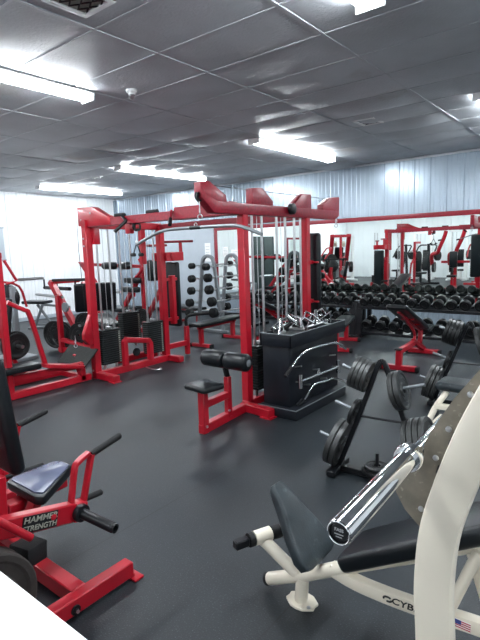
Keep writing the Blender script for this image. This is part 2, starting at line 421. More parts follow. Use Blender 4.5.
# upper front and back crossover beams
M().beam((-5.95, 4.06, 2.15), (-3.95, 4.06, 2.15), .09, .10).build('crossover_beam', DRED, cx)
M().beam((-4.12, 4.06, 2.165), (-3.28, 4.06, 2.165), .12, .14, bev=.008).build('beam_sleeve', DRED, cx)
M().beam((-5.86, 5.33, 2.11), (-3.28, 5.40, 2.13), .09, .10).build('crossover_beam', DRED, cx)
M().poly([(-6.0, 4.01, 2.12), (-6.0, 4.01, 2.37), (-5.66, 4.01, 2.36), (-5.42, 4.01, 2.25), (-5.30, 4.01, 2.21), (-5.30, 4.01, 2.11)], (0, .10, 0), .005).build('pulley_housing', RED, cx)
pulley(cx, (-6.0, 4.06, 2.18), (0, 1, 0), .05)
bo = M()
for p in ((-5.70, 4.005, 2.28), (-5.92, 4.005, 2.2), (-5.85, 3.975, 1.95), (-5.85, 3.975, 1.85), (-5.85, 3.975, .12)): bo.cyl(p, V(p) + V((0, -.008, 0)), .014, seg=6)
bo.build('bolt', STEEL, cx)
M().tube([(-6.04, 4.02, 2.2), (-5.99, 3.98, 1.8), (-5.92, 3.97, .75)], .0035, 6).build('cable', BLACK, cx)
M().box((-5.78, 4.12, 1.98), (.06, .1, .22), bev=.004).build('bracket', RED, cx)
# three stacks
weight_stack(cx, lx, 4.11, 4.44, .17, .67, 16, 2.1)
weight_stack(cx, -6.30, 4.84, 5.19, .32, .80, 15, 2.1)
weight_stack(cx, lx, 4.95, 5.27, .17, .67, 16, 2.1)
M().tube([(-5.76, 4.47, .1), (-5.76, 4.47, .46), (-5.76, 4.50, .48), (-5.76, 4.93, .40), (-5.76, 4.95, .36), (-5.76, 4.95, .1)], .04, w=.08, up=(1, 0, 0)).build('stack_guard', RED, cx)
M().beam((-6.3, 4.7, .06), (-6.3, 5.4, .06), .09, .09).beam((-6.3, 5.38, .06), (-5.82, 5.36, .06), .09, .08).beam((-6.3, 5.33, .1), (-6.3, 5.33, .6), .07).build('rear_base', RED, cx)
# low pulley plate at the foot of the near post
M().poly([(-5.88, 3.85, .66), (-5.88, 3.97, .92), (-5.88, 3.985, .50), (-5.88, 3.92, .50), (-5.88, 3.85, .58)], (.07, 0, 0), .006).build('pulley_plate', RED, cx)
carabiner(cx, (-5.84, 3.72, .66), .1)
pulley(cx, (-5.78, 4.7, .26), (1, 0, 0), .06)
pulley(cx, (-5.84, 4.02, 1.2), (1, 0, 0), .03, 'adjustment_knob')
# swivel pulley of the rear station
M().box((-4.98, 4.06, 2.05), (.10, .06, .14), bev=.005).box((-4.88, 4.06, 2.06), (.12, .05, .05), bev=.004).build('pulley_bracket', RED, cx)
pulley(cx, (-4.84, 4.06, 2.06), (1, 0, 0), .06)
M().cyl((-4.86, 4.06, 2.02), (-4.86, 4.06, 1.86), .004, seg=6).build('cable', STEEL, cx)
for x, hx, hy in ((-5.14, -5.14, 0), (-4.53, -4.53, 0)):
    M().cyl((x - .09, 4.05, 2.215), (x + .09, 4.05, 2.215), .028, seg=12).build('grip_sleeve', RUBBER, cx)
M().cyl((-4.90, 3.95, 2.13), (-4.97, 3.82, 2.0), .021, seg=12).build('pull_up_grip', RUBBER, cx)
M().cyl((-5.06, 4.02, 2.2), (-4.90, 3.95, 2.13), .018, seg=10).build('pull_up_arm', BLACK, cx)
M().cyl((-4.17, 4.02, 2.2), (-4.05, 3.88, 2.1), .018, seg=10).build('pull_up_arm', DRED, cx)
M().cyl((-4.05, 3.88, 2.1), (-3.98, 3.80, 2.03), .021, seg=12).build('pull_up_grip', RUBBER, cx)
# leg raise station on the far end of the left tower
M().beam((-6.05, 5.38, 1.66), (-6.05, 5.70, 1.66), .08, .13).beam((-6.15, 5.5, 1.66), (-5.70, 5.5, 1.66), .08, .13).build('arm_frame', RED, cx)
M().beam((-5.76, 5.36, 1.66), (-5.76, 5.74, 1.66), .07, .14).beam((-5.76, 5.71, 1.66), (-5.76, 5.71, 1.88), .045).build('arm_frame', RED, cx)
M().beam((-6.06, 5.5, 1.66), (-6.06, 5.5, 1.84), .045).build('arm_frame', RED, cx)
M().cyl((-5.93, 5.50, 1.895), (-5.62, 5.86, 1.895), .02, seg=12).build('dip_handle', DRED, cx)
M().cyl((-6.1, 5.30, 1.845), (-6.03, 5.66, 1.845), .02, seg=12).build('dip_handle', DRED, cx)
M().box((-5.93, 5.66, 1.04), (.30, .09, 1.06), bev=.035, seg=4).build('back_pad', VINYL, cx)
M().beam((-5.80, 5.38, 1.30), (-5.80, 5.62, 1.30), .05).beam((-5.80, 5.38, .66), (-5.80, 5.62, .66), .05).beam((-5.78, 5.50, .58), (-5.78, 5.50, 1.36), .10, .07).build('pad_bracket', RED, cx)
M().beam((-5.80, 5.38, .22), (-5.80, 5.80, .22), .07, .08).beam((-5.80, 5.80, .02), (-5.80, 5.80, .5), .07).build('lower_arm', RED, cx)
M().tube([(-5.80, 5.80, .48), (-5.80, 5.80, .62), (-5.74, 5.86, .68), (-5.52, 6.05, .70)], .026, 12, sm=4).build('foot_grip', RUBBER, cx)

# centre tower
rx = -3.25
M().beam((rx, 4.15, 0), (rx, 4.15, 2.12), .09).build('post', RED, cx)
M().beam((rx, 5.42, 0), (rx, 5.42, 2.12), .09).build('post', RED, cx)
M().poly([(rx - .05, 3.66, 2.10), (rx - .05, 3.48, 2.24), (rx - .05, 3.48, 2.29), (rx - .05, 3.72, 2.215), (rx - .05, 6.24, 2.215), (rx - .05, 6.24, 2.15), (rx - .05, 6.12, 2.10)], (.10, 0, 0), .006).build('top_beam', DRED, cx)
for pts in ([(3.48, 2.24), (3.48, 2.38), (3.60, 2.395), (3.84, 2.28), (3.86, 2.18), (3.62, 2.18)],
            [(4.28, 2.19), (4.28, 2.38), (4.46, 2.395), (4.66, 2.26), (4.66, 2.19)],
            [(5.10, 2.19), (5.10, 2.25), (5.30, 2.385), (5.50, 2.39), (5.50, 2.19)],
            [(5.80, 2.19), (5.80, 2.28), (6.03, 2.385), (6.25, 2.40), (6.25, 2.19)]):
    M().poly([(rx - .045, a, b) for a, b in pts], (.09, 0, 0), .004).build('pulley_housing', DRED, cx)
for y in (3.50, 6.20): pulley(cx, (rx, y, 2.25), (1, 0, 0), .05)
M().lathe((rx + .05, 5.0, 2.19), (1, 0, 0), [(0, .05), (.01, .065), (.05, .065), (.06, .05)]).build('swivel_pulley', BLACK, cx)
M().cyl((rx, 3.6, 2.365), (rx, 6.1, 2.365), .004, seg=6).build('cable', BLACK, cx)
weight_stack(cx, rx, 4.25, 4.55, .18, .68, 16, 2.1, w=.15)
weight_stack(cx, rx, 4.72, 5.02, .30, .80, 16, 2.1, w=.15)
for y in (5.16, 5.3): M().cyl((rx, y, .1), (rx, y, 2.1), .0145, seg=10).build('guide_rod', STEEL, cx)
M().beam((rx, 4.1, .05), (rx, 5.5, .05), .09, .09).build('base_beam', RED, cx)
M().beam((rx, 4.06, .05), (-2.84, 4.02, .05), .10, .09).box((-2.88, 4.02, .006), (.14, .13, .012)).build('foot', RED, cx)
M().beam((rx, 5.46, .05), (-2.90, 5.50, .05), .10, .09).build('foot', RED, cx)
# lat pull seat
M().beam((-3.145, 3.28, .045), (-3.22, 4.12, .045), .075, .09).beam((-3.145, 3.32, .0), (-3.145, 3.32, .42), .075).beam((-3.145, 3.32, .28), (-3.17, 3.70, .28), .06, .07).beam((-3.17, 3.72, .05), (-3.17, 3.72, .47), .06).build('seat_frame', RED, cx)
M().beam((-3.17, 3.72, .46), (-3.17, 3.68, .60), .045).build('roller_post', BLACK, cx)
M().cyl((-3.15, 3.70, .12), (-3.13, 3.70, .12), .012, seg=8).cyl((-3.11, 3.32, .07), (-3.10, 3.32, .07), .014, seg=8).build('bolt', STEEL, cx)
M().box((-3.16, 3.36, .452), (.31, .27, .06), rot=(.0, 0, -.12), bev=.03, seg=4).build('seat', VINYL, cx)
for a, b_ in ((-3.42, -3.14), (-3.125, -2.845)):
    M().lathe((a, 3.66, .655), (1, 0, 0), [(0, .02), (0, .06), (.012, .08), (.03, .087), (b_ - a - .03, .087), (b_ - a - .012, .08), (b_ - a, .06), (b_ - a, .02)]).build('thigh_roller', VINYL, cx)
M().lathe((-2.847, 3.66, .655), (1, 0, 0), [(0, .034), (.008, .034), (.012, .02)]).lathe((-2.835, 3.66, .655), (1, 0, 0), [(0, .012), (.006, .012)]).build('roller_cap', GREYSTEEL, cx)
# pad on the far end of the centre tower
M().box((rx - .03, 5.62, 1.36), (.26, .09, 1.12), bev=.04, seg=4).build('back_pad', VINYL, cx)
for z in (1.55, 1.05): M().beam((rx, 5.44, z), (rx, 5.60, z), .05).cyl((rx + .05, 5.5, z), (rx + .14, 5.5, z), .012, seg=8).build('pad_bracket', RED, cx)
carabiner(cx, (rx, 3.50, 2.20), .1); carabiner(cx, (rx, 6.24, 2.16), .1)
M().tube([(-5.7, 4.8, .012), (-5.5, 4.78, .012), (-5.42, 4.85, .012), (-5.5, 4.9, .012)], .01, 8, sm=5).build('loose_strap', STEEL, cx)

# things that hang from the crossover
lb_ = thing('lat_pulldown_bar', 'long grey lat bar with bent ends hanging from the near carabiner', 'lat bar', (-3.35, 3.53, 1.96), world=True)
M().tube([(-4.22, 3.53, 1.83), (-4.02, 3.53, 1.90), (-3.80, 3.53, 1.955), (-3.60, 3.53, 1.965), (-3.33, 3.52, 1.965), (-2.95, 3.51, 1.962), (-2.76, 3.50, 1.945), (-2.53, 3.50, 1.865)], .0165, 12, sm=3).build('bar', GREYSTEEL, lb_)
M().torus((-3.33, 3.52, 1.99), (0, 1, 0), .018, .005, 12, 6).build('eye', STEEL, lb_)
M().cyl((-3.40, 3.52, 1.965), (-3.26, 3.52, 1.965), .019, seg=12).build('centre_sleeve', BLACK, lb_)
hg = thing('triangle_strap', 'small black triangle handle hanging inside the left cable tower', 'cable handle', (-4.86, 4.06, 1.86), world=True)
M().tube([(-4.86, 4.06, 1.86), (-4.93, 4.06, 1.73)], .008, 8).tube([(-4.86, 4.06, 1.86), (-4.80, 4.06, 1.73)], .008, 8).build('strap', BLACK, hg)
for x in (-4.94, -4.79): M().cyl((x - .03, 4.06, 1.715), (x + .03, 4.06, 1.715), .022, seg=12).build('grip', RUBBER, hg)
M().torus((-4.86, 4.06, 1.875), (1, 0, 0), .015, .004, 12, 6).build('ring', STEEL, hg)

# ------------------------------------------------------------------ low row station in front of the left tower
rw = thing('seated_row_machine', 'red seated row frame on the floor before the left cable tower', 'row machine', (-5.95, 3.3, 0), world=True)
M().beam((-5.87, 2.45, .05), (-5.87, 3.93, .05), .08, .09).beam((-5.87, 3.80, .02), (-5.87, 3.80, .26), .08).build('floor_beam', RED, rw)
M().beam((-5.90, 2.45, .26), (-5.90, 3.86, .23), .07, .08).build('seat_rail', RED, rw)
M().beam((-6.45, 2.5, .05), (-6.45, 3.9, .05), .07, .08).beam((-6.45, 3.84, .05), (-5.87, 3.84, .05), .07, .08).build('floor_beam', RED, rw)
M().beam((-5.87, 2.80, .0), (-5.87, 2.80, 1.77), .07).beam((-5.87, 2.84, 1.76), (-5.87, 2.30, 1.76), .07).build('upright', RED, rw)
M().tube([(-5.87, 2.86, 1.2), (-5.87, 2.98, 1.13), (-5.87, 3.07, 1.08), (-5.87, 3.13, 1.0), (-5.87, 3.28, .34)], .028, w=.05, up=(1, 0, 0), sm=3).build('curved_brace', RED, rw)
M().poly([(-5.96, 3.24, .37), (-5.78, 3.24, .37), (-5.78, 3.80, .24), (-5.96, 3.80, .24)], (0, 0, -.05), .004).build('rail_cover', RED, rw)
fp = M().poly([(-6.44, 3.79, .20), (-5.78, 3.79, .20), (-5.73, 4.0, .43), (-6.41, 4.0, .43)], (0, -.010, .012)).build('foot_plate', DIAMOND, rw)
M().beam((-6.15, 3.95, .04), (-6.15, 3.90, .34), .06).build('foot_plate_post', RED, rw)
M().box((-5.88, 2.86, .375), (.30, .60, .075), bev=.025, seg=3).build('seat_pad', VINYL, rw)
M().tube([(-5.86, 3.02, 1.46), (-5.86, 3.35, 1.46)], .018, 10).build('peg', STEEL, rw)
M().tube([(-5.86, 2.87, 1.70), (-5.86, 3.0, 1.45), (-5.86, 2.87, 1.42)], .018, 8).build('peg_bracket', RED, rw)

cr = thing('chest_supported_row', 'red row machine with black chest pad and dark plates at left edge', 'row machine', (-6.9, 3.15, 0), world=True)
M().beam((-6.9, 2.6, .05), (-6.9, 3.7, .05), .08).beam((-6.85, 2.95, .05), (-6.75, 3.08, 1.15), .08).beam((-6.85, 3.45, .05), (-6.80, 3.2, .62), .05).beam((-7.3, 3.5, .05), (-6.5, 3.5, .05), .07).build('frame', RED, cr)
M().box((-6.72, 3.22, .88), (.26, .09, .62), rot=(-.15, 0, 0), bev=.04, seg=4).build('chest_pad', VINYL, cr)
M().box((-6.62, 3.17, .86), (.035, .12, .42), rot=(-.15, 0, 0), bev=.006).build('pad_bracket', RED, cr)
M().cyl((-6.9, 3.3, .52), (-6.45, 3.3, .52), .024).build('weight_horn', STEEL, cr)
def weight_plate(c, ax, r, th, label, m=IRON, group=None, name='weight_plate', seg=36):
    "disc with raised rim, dished web, raised hub and a bore"
    t = M().lathe((0, 0, 0), ax, [(0, .027), (0, r * .34), (th * .22, r * .38), (th * .22, r * .80), (0, r * .86), (0, r * .97), (th * .12, r), (th * .88, r), (th, r * .97), (th, r * .86), (th * .78, r * .80), (th * .78, r * .38), (th, r * .34), (th, .027), (0, .027)], seg).build(name, m)
    t.location = c
    rg = M().torus(V(ax).normalized() * th, ax, r * .60, r * .018, 24, 4)
    rg.build('raised_ring', m, t)
    return tag(t, label, 'weight plate', group)
weight_plate((-6.68, 3.30, .52), (1, 0, 0), .20, .045, 'dark plate loaded on the row machine at the left edge')
weight_plate((-6.62, 3.30, .52), (1, 0, 0), .18, .03, 'smaller dark plate outside the plate on the left row machine')

# grey cable column with black wheel behind
gc = thing('cable_column', 'pale grey machine column with a black wheel by the left wall', 'cable machine', (-8.2, 4.05, 0), world=True)
M().box((-8.12, 4.07, .62), (.08, .09, 1.24), bev=.012).build('column', GREYSTEEL, gc)
M().lathe((-8.30, 4.10, 1.05), (.4, -1, 0), [(0, .02), (0, .20), (.02, .23), (.08, .23), (.10, .20), (.10, .02)]).build('wheel', BLACK, gc)
M().box((-8.2, 4.05, .03), (.6, .5, .06), bev=.01).build('base', GREYSTEEL, gc)
M().tube([(-8.0, 3.8, 1.35), (-7.95, 4.1, 1.25), (-7.95, 4.2, .9)], .02, 10, sm=3).build('guard', RED, gc)

# ------------------------------------------------------------------ plate loaded leg press behind
lp = thing('leg_press', 'red leg press with black pads and plates behind the left cable tower', 'leg press', (-7.9, 4.9, 0), world=True)
M().beam((-7.97, 4.80, 0), (-7.97, 4.80, 1.03), .08).beam((-8.05, 4.8, .05), (-7.0, 5.0, .05), .08).beam((-7.95, 4.8, .24), (-7.2, 4.9, .12), .07).build('frame', RED, lp)
M().beam((-8.50, 5.0, 1.26), (-7.50, 5.0, .10), .10).build('sled_rail', RED, lp)
M().beam((-8.30, 5.55, 1.20), (-7.35, 5.55, .10), .09).build('sled_rail', RED, lp)
M().beam((-8.42, 5.0, 1.28), (-7.3, 5.0, 1.31), .05, .05).build('cross_bar', BLACK, lp)
M().beam((-8.42, 5.02, 1.24), (-8.34, 5.5, 1.24), .06).build('cross_bar', RED, lp)
M().box((-7.28, 5.1, 1.0), (.70, .10, .50), rot=(.2, .0, 1.1), bev=.03, seg=3).build('back_pad', VINYL, lp)
M().box((-7.35, 5.3, .55), (.4, .4, .10), rot=(0, .5, 0), bev=.03, seg=3).build('seat_pad', VINYL, lp)
M().cyl((-9.05, 5.0, 1.00), (-8.15, 5.0, .97), .026).build('weight_horn', STEEL, lp)
M().cyl((-8.5, 5.3, .30), (-7.3, 5.05, .36), .025).build('weight_horn', STEEL, lp)
M().cyl((-7.75, 5.35, .52), (-7.45, 4.85, .52), .025).build('weight_horn', STEEL, lp)
M().cyl((-9.25, 5.3, 1.10), (-8.05, 5.1, 1.12), .035).build('weight_horn', BLACK, lp)
for x in (-9.0, -8.55, -7.95): M().cyl((x, 5.15, 1.1), (x + .06, 5.12, 1.28), .015, seg=8).build('handle', BLACK, lp)
M().lathe((-7.6, 4.72, .85), (0, -1, 0), [(0, .02), (0, .08), (.02, .09), (.04, .08), (.04, .02)]).build('hub', GREYSTEEL, lp)
for k, (p, r, lb) in enumerate((((-8.30, 4.92, .29), .26, 'outermost big dark plate leaning low on the leg press'), ((-8.16, 4.97, .29), .26, 'second big dark plate on the leg press, behind the outermost'),
                              ((-7.62, 4.98, .33), .22, 'dark plate low inside the leg press frame'))):
    weight_plate(p, (.35, -1, 0), r, .07, lb, IRON)
for k in range(2): weight_plate((-7.58 + .08 * k, 5.06, .52), (.35, -1, 0), .2, .05, ['dark plate stacked above the low one in the leg press', 'dark plate on the leg press nearest the cable tower'][k], IRON)

gb_ = thing('adjustable_bench', 'grey steel bench with black pad standing by the white left wall', 'bench', (-10.8, 6.2, 0), world=True)
M().box((-10.95, 6.05, .66), (.62, .34, .07), rot=(0, 0, .4), bev=.02).build('pad', VINYL, gb_)
M().beam((-11.1, 6.0, .02), (-10.8, 6.1, .6), .05).beam((-10.5, 6.2, .02), (-10.95, 6.05, .6), .05).beam((-11.2, 5.9, .03), (-11.0, 6.25, .03), .05).beam((-10.5, 6.0, .03), (-10.35, 6.4, .03), .05).beam((-11.1, 6.05, .12), (-10.4, 6.2, .12), .05).build('frame', GREYSTEEL, gb_)
M().beam((-10.8, 6.1, .6), (-10.0, 6.3, .56), .05).beam((-10.35, 6.2, .05), (-10.4, 6.2, .58), .04).beam((-10.05, 6.3, .05), (-10.02, 6.3, .55), .04).build('extension', GREYSTEEL, gb_)

# chest press / hack machine behind the left tower
cp = thing('chest_press', 'red chest press with black handle sleeves behind the left cable tower', 'chest press', (-9.0, 7.2, 0), world=True)
M().beam((-10.5, 7.0, 1.50), (-8.3, 7.0, 1.44), .07).poly([(-10.55, 6.96, 1.56), (-10.35, 6.96, 1.54), (-9.85, 6.96, 1.0), (-10.0, 6.96, 1.0)], (0, .08, 0)).build('arm', RED, cp)
for a, b_ in ((-9.55, -9.05), (-8.95, -8.55)): M().lathe((a, 6.95, 1.46), (1, 0, 0), [(0, .05), (.06, .085), (b_ - a - .06, .085), (b_ - a, .04)]).build('handle_sleeve', VINYL, cp)
M().beam((-9.35, 7.0, .05), (-8.25, 7.0, 1.35), .09).beam((-8.9, 7.5, .05), (-7.85, 7.3, 1.15), .09).beam((-9.4, 7.0, .05), (-8.0, 7.0, .05), .09).beam((-8.25, 7.0, 0), (-8.25, 7.0, 1.5), .08).build('frame', RED, cp)
M().tube([(-8.15, 6.85, 1.6), (-8.05, 6.85, 1.4), (-8.35, 6.85, 1.15), (-8.40, 6.85, .8)], .035, 10, sm=4).build('lever', RED, cp)
M().box((-8.5, 6.85, .95), (.55, .12, .12), bev=.03).box((-8.35, 6.8, 1.15), (.5, .1, .12), bev=.03).build('arm_pad', VINYL, cp)
M().box((-8.0, 7.1, 1.35), (.12, .3, .45), bev=.04).build('back_pad', VINYL, cp)
M().box((-8.85, 6.9, .5), (.5, .4, .10), bev=.03).build('seat', VINYL, cp)
M().cyl((-9.4, 6.9, .85), (-8.9, 6.9, .88), .03).build('weight_horn', STEEL, cp)
for k, p in enumerate(((-8.35, 6.7, .38), (-7.95, 6.72, .40))): weight_plate(p, (0, -1, 0), .18, .05, ['dark plate low on the left of the red chest press', 'dark plate low on the right of the red chest press'][k], IRON)

# ------------------------------------------------------------------ benches
def flat_bench(loc, rz, label, group=None, L_=1.25, pad=VINYL):
    t = thing('flat_bench', label, 'bench', loc, rz, group)
    M().box((0, 0, .425), (.28, L_, .07), bev=.025, seg=3).build('pad', pad, t)
    M().beam((0, -L_ * .42, .36), (0, L_ * .42, .36), .06, .06).build('rail', RED, t)
    for s in (-1, 1):
        M().beam((0, s * L_ * .36, .05), (0, s * L_ * .36, .36), .07, .08).build('leg', RED, t)
        f = M().beam((-.22, s * L_ * .36, .04), (.22, s * L_ * .36, .04), .07, .06).build('foot', RED, t)
        for q in (-1, 1): M().box((q * .23, s * L_ * .36, .036), (.05, .085, .07), bev=.01).build('rubber_cap', RUBBER, f)
    return t
b1 = flat_bench((-6.08, 6.90, 0), .06, 'black flat bench with red legs in front of the fixed barbell rack', L_=1.35)
dup(b1, (-8.25, 8.3, 0), (0, 0, 1.3), 'black and red flat bench against the pale panel left of the barbell rack')
dup(b1, (-3.92, 7.72, 0), (0, 0, .3), 'flat bench on red leg behind the right end of the black box')
def incline_bench(loc, rz, label, back=(-.42, .88), seat=True):
    "backrest rises towards -y"
    t = thing('incline_bench', label, 'bench', loc, rz)
    a = V((0, back[0], back[1])); b_ = V((0, .42, .42)); d = (a - b_); L_ = d.length; ang = math.atan2(d.z, -d.y)
    M().box((a + b_) / 2 + V((0, math.sin(ang) * .035, math.cos(ang) * .035)), (.28, L_, .07), rot=(-ang, 0, 0), bev=.025, seg=3).build('backrest', VINYL, t)
    M().beam(a * .9 + b_ * .1, b_, .05, .05).beam(a * .55 + b_ * .45 + V((-.09, 0, 0)), a * .55 + b_ * .45 + V((.09, 0, 0)), .04, .03).beam(a * .3 + b_ * .7 + V((-.09, 0, 0)), a * .3 + b_ * .7 + V((.09, 0, 0)), .04, .03).build('backrest_frame', RED, t)
    M().tube([a * .75 + b_ * .25, (0, .12, .42), (0, .05, .26)], .022, 8, sm=3).build('adjuster', RED, t)
    if seat: M().box((0, .62, .415), (.26, .30, .07), rot=(.12, 0, 0), bev=.025, seg=3).build('seat', VINYL, t)
    M().beam((0, -.62, .05), (0, -.60, .28), .08).beam((0, -.64, .27), (0, .10, .27), .07, .07).beam((0, .06, .30), (0, .66, .07), .07, .07).beam((0, .42, .12), (0, .46, .40), .06).build('frame', RED, t)
    for y, w in ((-.62, .24), (.62, .24)):
        f = M().beam((-w, y, .045), (w, y, .045), .08, .07).build('foot', RED, t)
        for q in (-1, 1): M().box((q * (w + .01), y, .04), (.05, .095, .078), bev=.012).build('rubber_cap', RUBBER, f)
    M().box((0, -.64, .305), (.09, .09, .02), bev=.004).build('end_cap', RUBBER, t)
    return t
ib = incline_bench((-2.51, 7.20, 0), .06, 'red incline bench with raised black backrest before the dumbbell rack', back=(-.78, .88))
dup(ib, (-4.85, 7.15, 0), (0, 0, .0), 'red incline bench seen behind the guide rods of the centre tower')

# ------------------------------------------------------------------ fixed barbell rack
br = thing('barbell_rack', 'grey steel rack of fixed barbells behind the flat bench', 'barbell rack', (-7.1, 8.15, 0), world=True)
for y in (7.78, 8.56):
    M().tube([(-7.40, y, .05), (-7.30, y, .8), (-7.22, y, 1.42), (-7.17, y, 1.57), (-7.05, y, 1.62), (-6.93, y, 1.57), (-6.88, y, 1.42), (-6.80, y, .8), (-6.70, y, .05)], .03, 12, sm=4, w=.07, up=(0, 1, 0)).build('end_frame', GREYSTEEL, br)
    M().beam((-7.55, y, .03), (-6.55, y, .03), .07, .06).build('foot', GREYSTEEL, br)
M().beam((-7.05, 7.8, .12), (-7.05, 8.55, .12), .05).build('stretcher', GREYSTEEL, br)
BZ = [(1.42, 1.40), (1.15, 1.175), (.895, .93), (.636, .684), (.423, .458)]
BXX = [(-7.28, -6.88), (-7.30, -6.84), (-7.33, -6.82), (-7.39, -6.76), (-7.41, -6.72)]
for k in range(5):
    for s in (0, 1):
        for y in (7.78, 8.56):
            xx = BXX[k][s]; z = BZ[k][s]
            M().beam((xx + (.07 if s == 0 else -.07), y, z - .03), (xx - (.05 if s == 0 else -.05), y, z - .03), .03, .02).build('hook', GREYSTEEL, br)
ordn = ['top', 'second', 'third', 'fourth', 'bottom']
def fixed_bar(r, loc, label):
    t = thing('fixed_barbell', label, 'barbell', loc, group='fixed barbells on the grey rack')
    M().tube([(0, -.62, 0), (0, -.28, 0), (.035, -.18, 0), (-.0, -.07, 0), (0, .07, 0), (.035, .18, 0), (0, .28, 0), (0, .62, 0)], .014, 10, sm=3).build('bar', STEEL, t)
    for s in (-1, 1): M().lathe((0, s * .62, 0), (0, s, 0), [(-.06, .02), (-.055, r * .8), (-.04, r), (.05, r), (.065, r * .86), (.07, r * .3), (.075, .01)], 24).build('head', DUMB, t)
    return t
for s in (0, 1):
    for k in range(5):
        fixed_bar([.065, .08, .085, .09, .09][k] + .012 * s, (BXX[k][s], 8.15, BZ[k][s]), '%s black-headed fixed barbell on the %s side of the grey rack' % (ordn[k], ('left', 'right')[s]))

# ------------------------------------------------------------------ dumbbell racks and dumbbells
def db_rack(x0, x1, zl, label):
    t = thing('dumbbell_rack', label, 'dumbbell rack', ((x0 + x1) / 2, 8.85, 0), world=True)
    for x in (x0, x1):
        M().beam((x, 8.60, .0), (x, 8.66, .66), .12, .06, up=(0, 1, 0)).beam((x, 8.42, .03), (x, 9.3, .03), .08, .06).beam((x, 9.1, 0), (x, 9.1, .8), .07).build('upright', BLACK, t)
    for z, nm in ((.60, 'upper_shelf'), (zl - .13, 'lower_shelf')):
        M().beam((x0, 8.62, z - .02), (x1, 8.62, z - .02), .04, .05).beam((x0, 8.84, z + .045), (x1, 8.84, z + .045), .04, .05).box(((x0 + x1) / 2, 8.73, z - .002), (x1 - x0, .26, .012), rot=(.28, 0, 0)).build(nm, BLACK, t)
    return t
db_rack(-6.62, -4.14, .41, 'black two-tier dumbbell rack under the left half of the mirror')
db_rack(-4.02, -1.10, .255, 'black two-tier dumbbell rack under the right half of the mirror')
def dumbbell(r, label):
    t = thing('dumbbell', label, 'dumbbell', (0, 0, 0), group='round black dumbbells on the racks')
    M().cyl((0, -.09, 0), (0, .09, 0), .016, seg=8).build('handle', STEEL, t)
    for s in (-1, 1): M().lathe((0, s * .065, 0), (0, s, 0), [(0, .02), (.002, r * .86), (.012, r), (.078, r), (.092, r * .90), (.092, r * .55), (.086, r * .5), (.086, .01)], 18).build('head', DUMB, t)
    return t
proto = {}
def put_db(x, y, z, r, label):
    key = round(r, 3)
    if key not in proto: t = dumbbell(r, label); proto[key] = t
    else: t = dup(proto[key], label=label)
    t.location = (x, y, z); t.rotation_euler = (.28, 0, random.uniform(-.08, .08))
ORD = 'first second third fourth fifth sixth seventh eighth ninth tenth eleventh twelfth thirteenth'.split()
for (xa, xb, n, z, r, tier, half) in ((-6.50, -4.24, 11, .73, .085, 'upper', 'left'), (-3.90, -1.25, 13, .735, .092, 'upper', 'right'), (-6.50, -4.24, 11, .435, .085, 'lower', 'left'), (-3.86, -1.25, 11, .30, .104, 'lower', 'right')):
    for k in range(n):
        rr = round(r * (.92 + .08 * (k // 4) / 2), 3)
        put_db(xa + (xb - xa) * k / (n - 1), 8.73, z - (r - rr), rr, '%s dumbbell from the left on the %s tier of the %s dumbbell rack' % (ORD[k], tier, half))

# ------------------------------------------------------------------ black attachment box
bx = thing('attachment_box', 'black wooden box stand holding cable attachments beside the centre tower', 'storage box', (-2.78, 4.6, 0), world=True)
M().box((-2.815, 4.62, .05), (.48, 1.10, .10), bev=.006).build('plinth', BOXW, bx)
M().box((-2.865, 4.68, .43), (.33, 1.06, .68), bev=.004).build('body', BOXW, bx)
tr = M(); X0, X1, Y0, Y1 = -3.04, -2.655, 4.12, 5.32
tr.box(((X0 + X1) / 2, (Y0 + Y1) / 2, .775), (X1 - X0 - .03, Y1 - Y0 - .03, .078)).box((X0 + .01, (Y0 + Y1) / 2, .80), (.02, Y1 - Y0, .13), bev=.003).box((X1 - .01, (Y0 + Y1) / 2, .80), (.02, Y1 - Y0, .13), bev=.003)
tr.box(((X0 + X1) / 2, Y0 + .01, .80), (X1 - X0, .02, .13), bev=.003).box(((X0 + X1) / 2, Y1 - .01, .80), (X1 - X0, .02, .13), bev=.003).build('tray', BOXW, bx)
for c_, s_ in (((X1 - .004, (Y0 + Y1) / 2, .868), (.012, Y1 - Y0, .006)), (((X0 + X1) / 2, Y0 + .004, .868), (X1 - X0, .012, .006)), ((-2.581, 4.62, .101), (.012, 1.10, .006)), ((-2.815, 4.077, .101), (.48, .012, .006))):
    M().box(c_, s_).build('worn_edge', GREYSTEEL, bx)
KB = 1.0435
pg = [(4.085, .56), (4.797, .54), (4.44, .455), (4.25, .335), (4.60, .32), (4.10, .40), (4.86, .40)]
for y, z in pg: M().cyl((-2.72, y * KB, 1.75 - (1.75 - z) * KB), (-2.62, y * KB, 1.77 - (1.75 - z) * KB), .008, seg=8).build('peg', STEEL, bx)
def hang_bar(name, label, pts, r=.0135, grips=(), extra=None):
    t = thing(name, label, 'cable bar', tuple(pts[len(pts) // 2]), world=True)
    M().tube(pts, r, 12, sm=3).build('bar', CHROME, t)
    for a, b_ in grips: M().cyl(a, b_, r * 1.35, seg=12).build('grip', RUBBER, t)
    if extra: extra(t)
    for ch in kids(t):
        o_ = V(t['_o']); A4 = Matrix(((1, 0, 0, -.165), (0, KB, 0, 0), (0, 0, KB, 1.75 * (1 - KB)), (0, 0, 0, 1)))
        ch.data.transform(Matrix.Translation(-o_) @ A4 @ Matrix.Translation(o_))
    return t
hang_bar('cambered_bar', 'top chrome cambered bar hung on the side of the black box', [(-2.475, 3.86, .56), (-2.475, 4.10, .69), (-2.475, 4.35, .715), (-2.475, 4.60, .705), (-2.475, 4.86, .68), (-2.475, 5.08, .575)], .014, [((-2.475, 3.82, .535), (-2.475, 3.93, .60))])
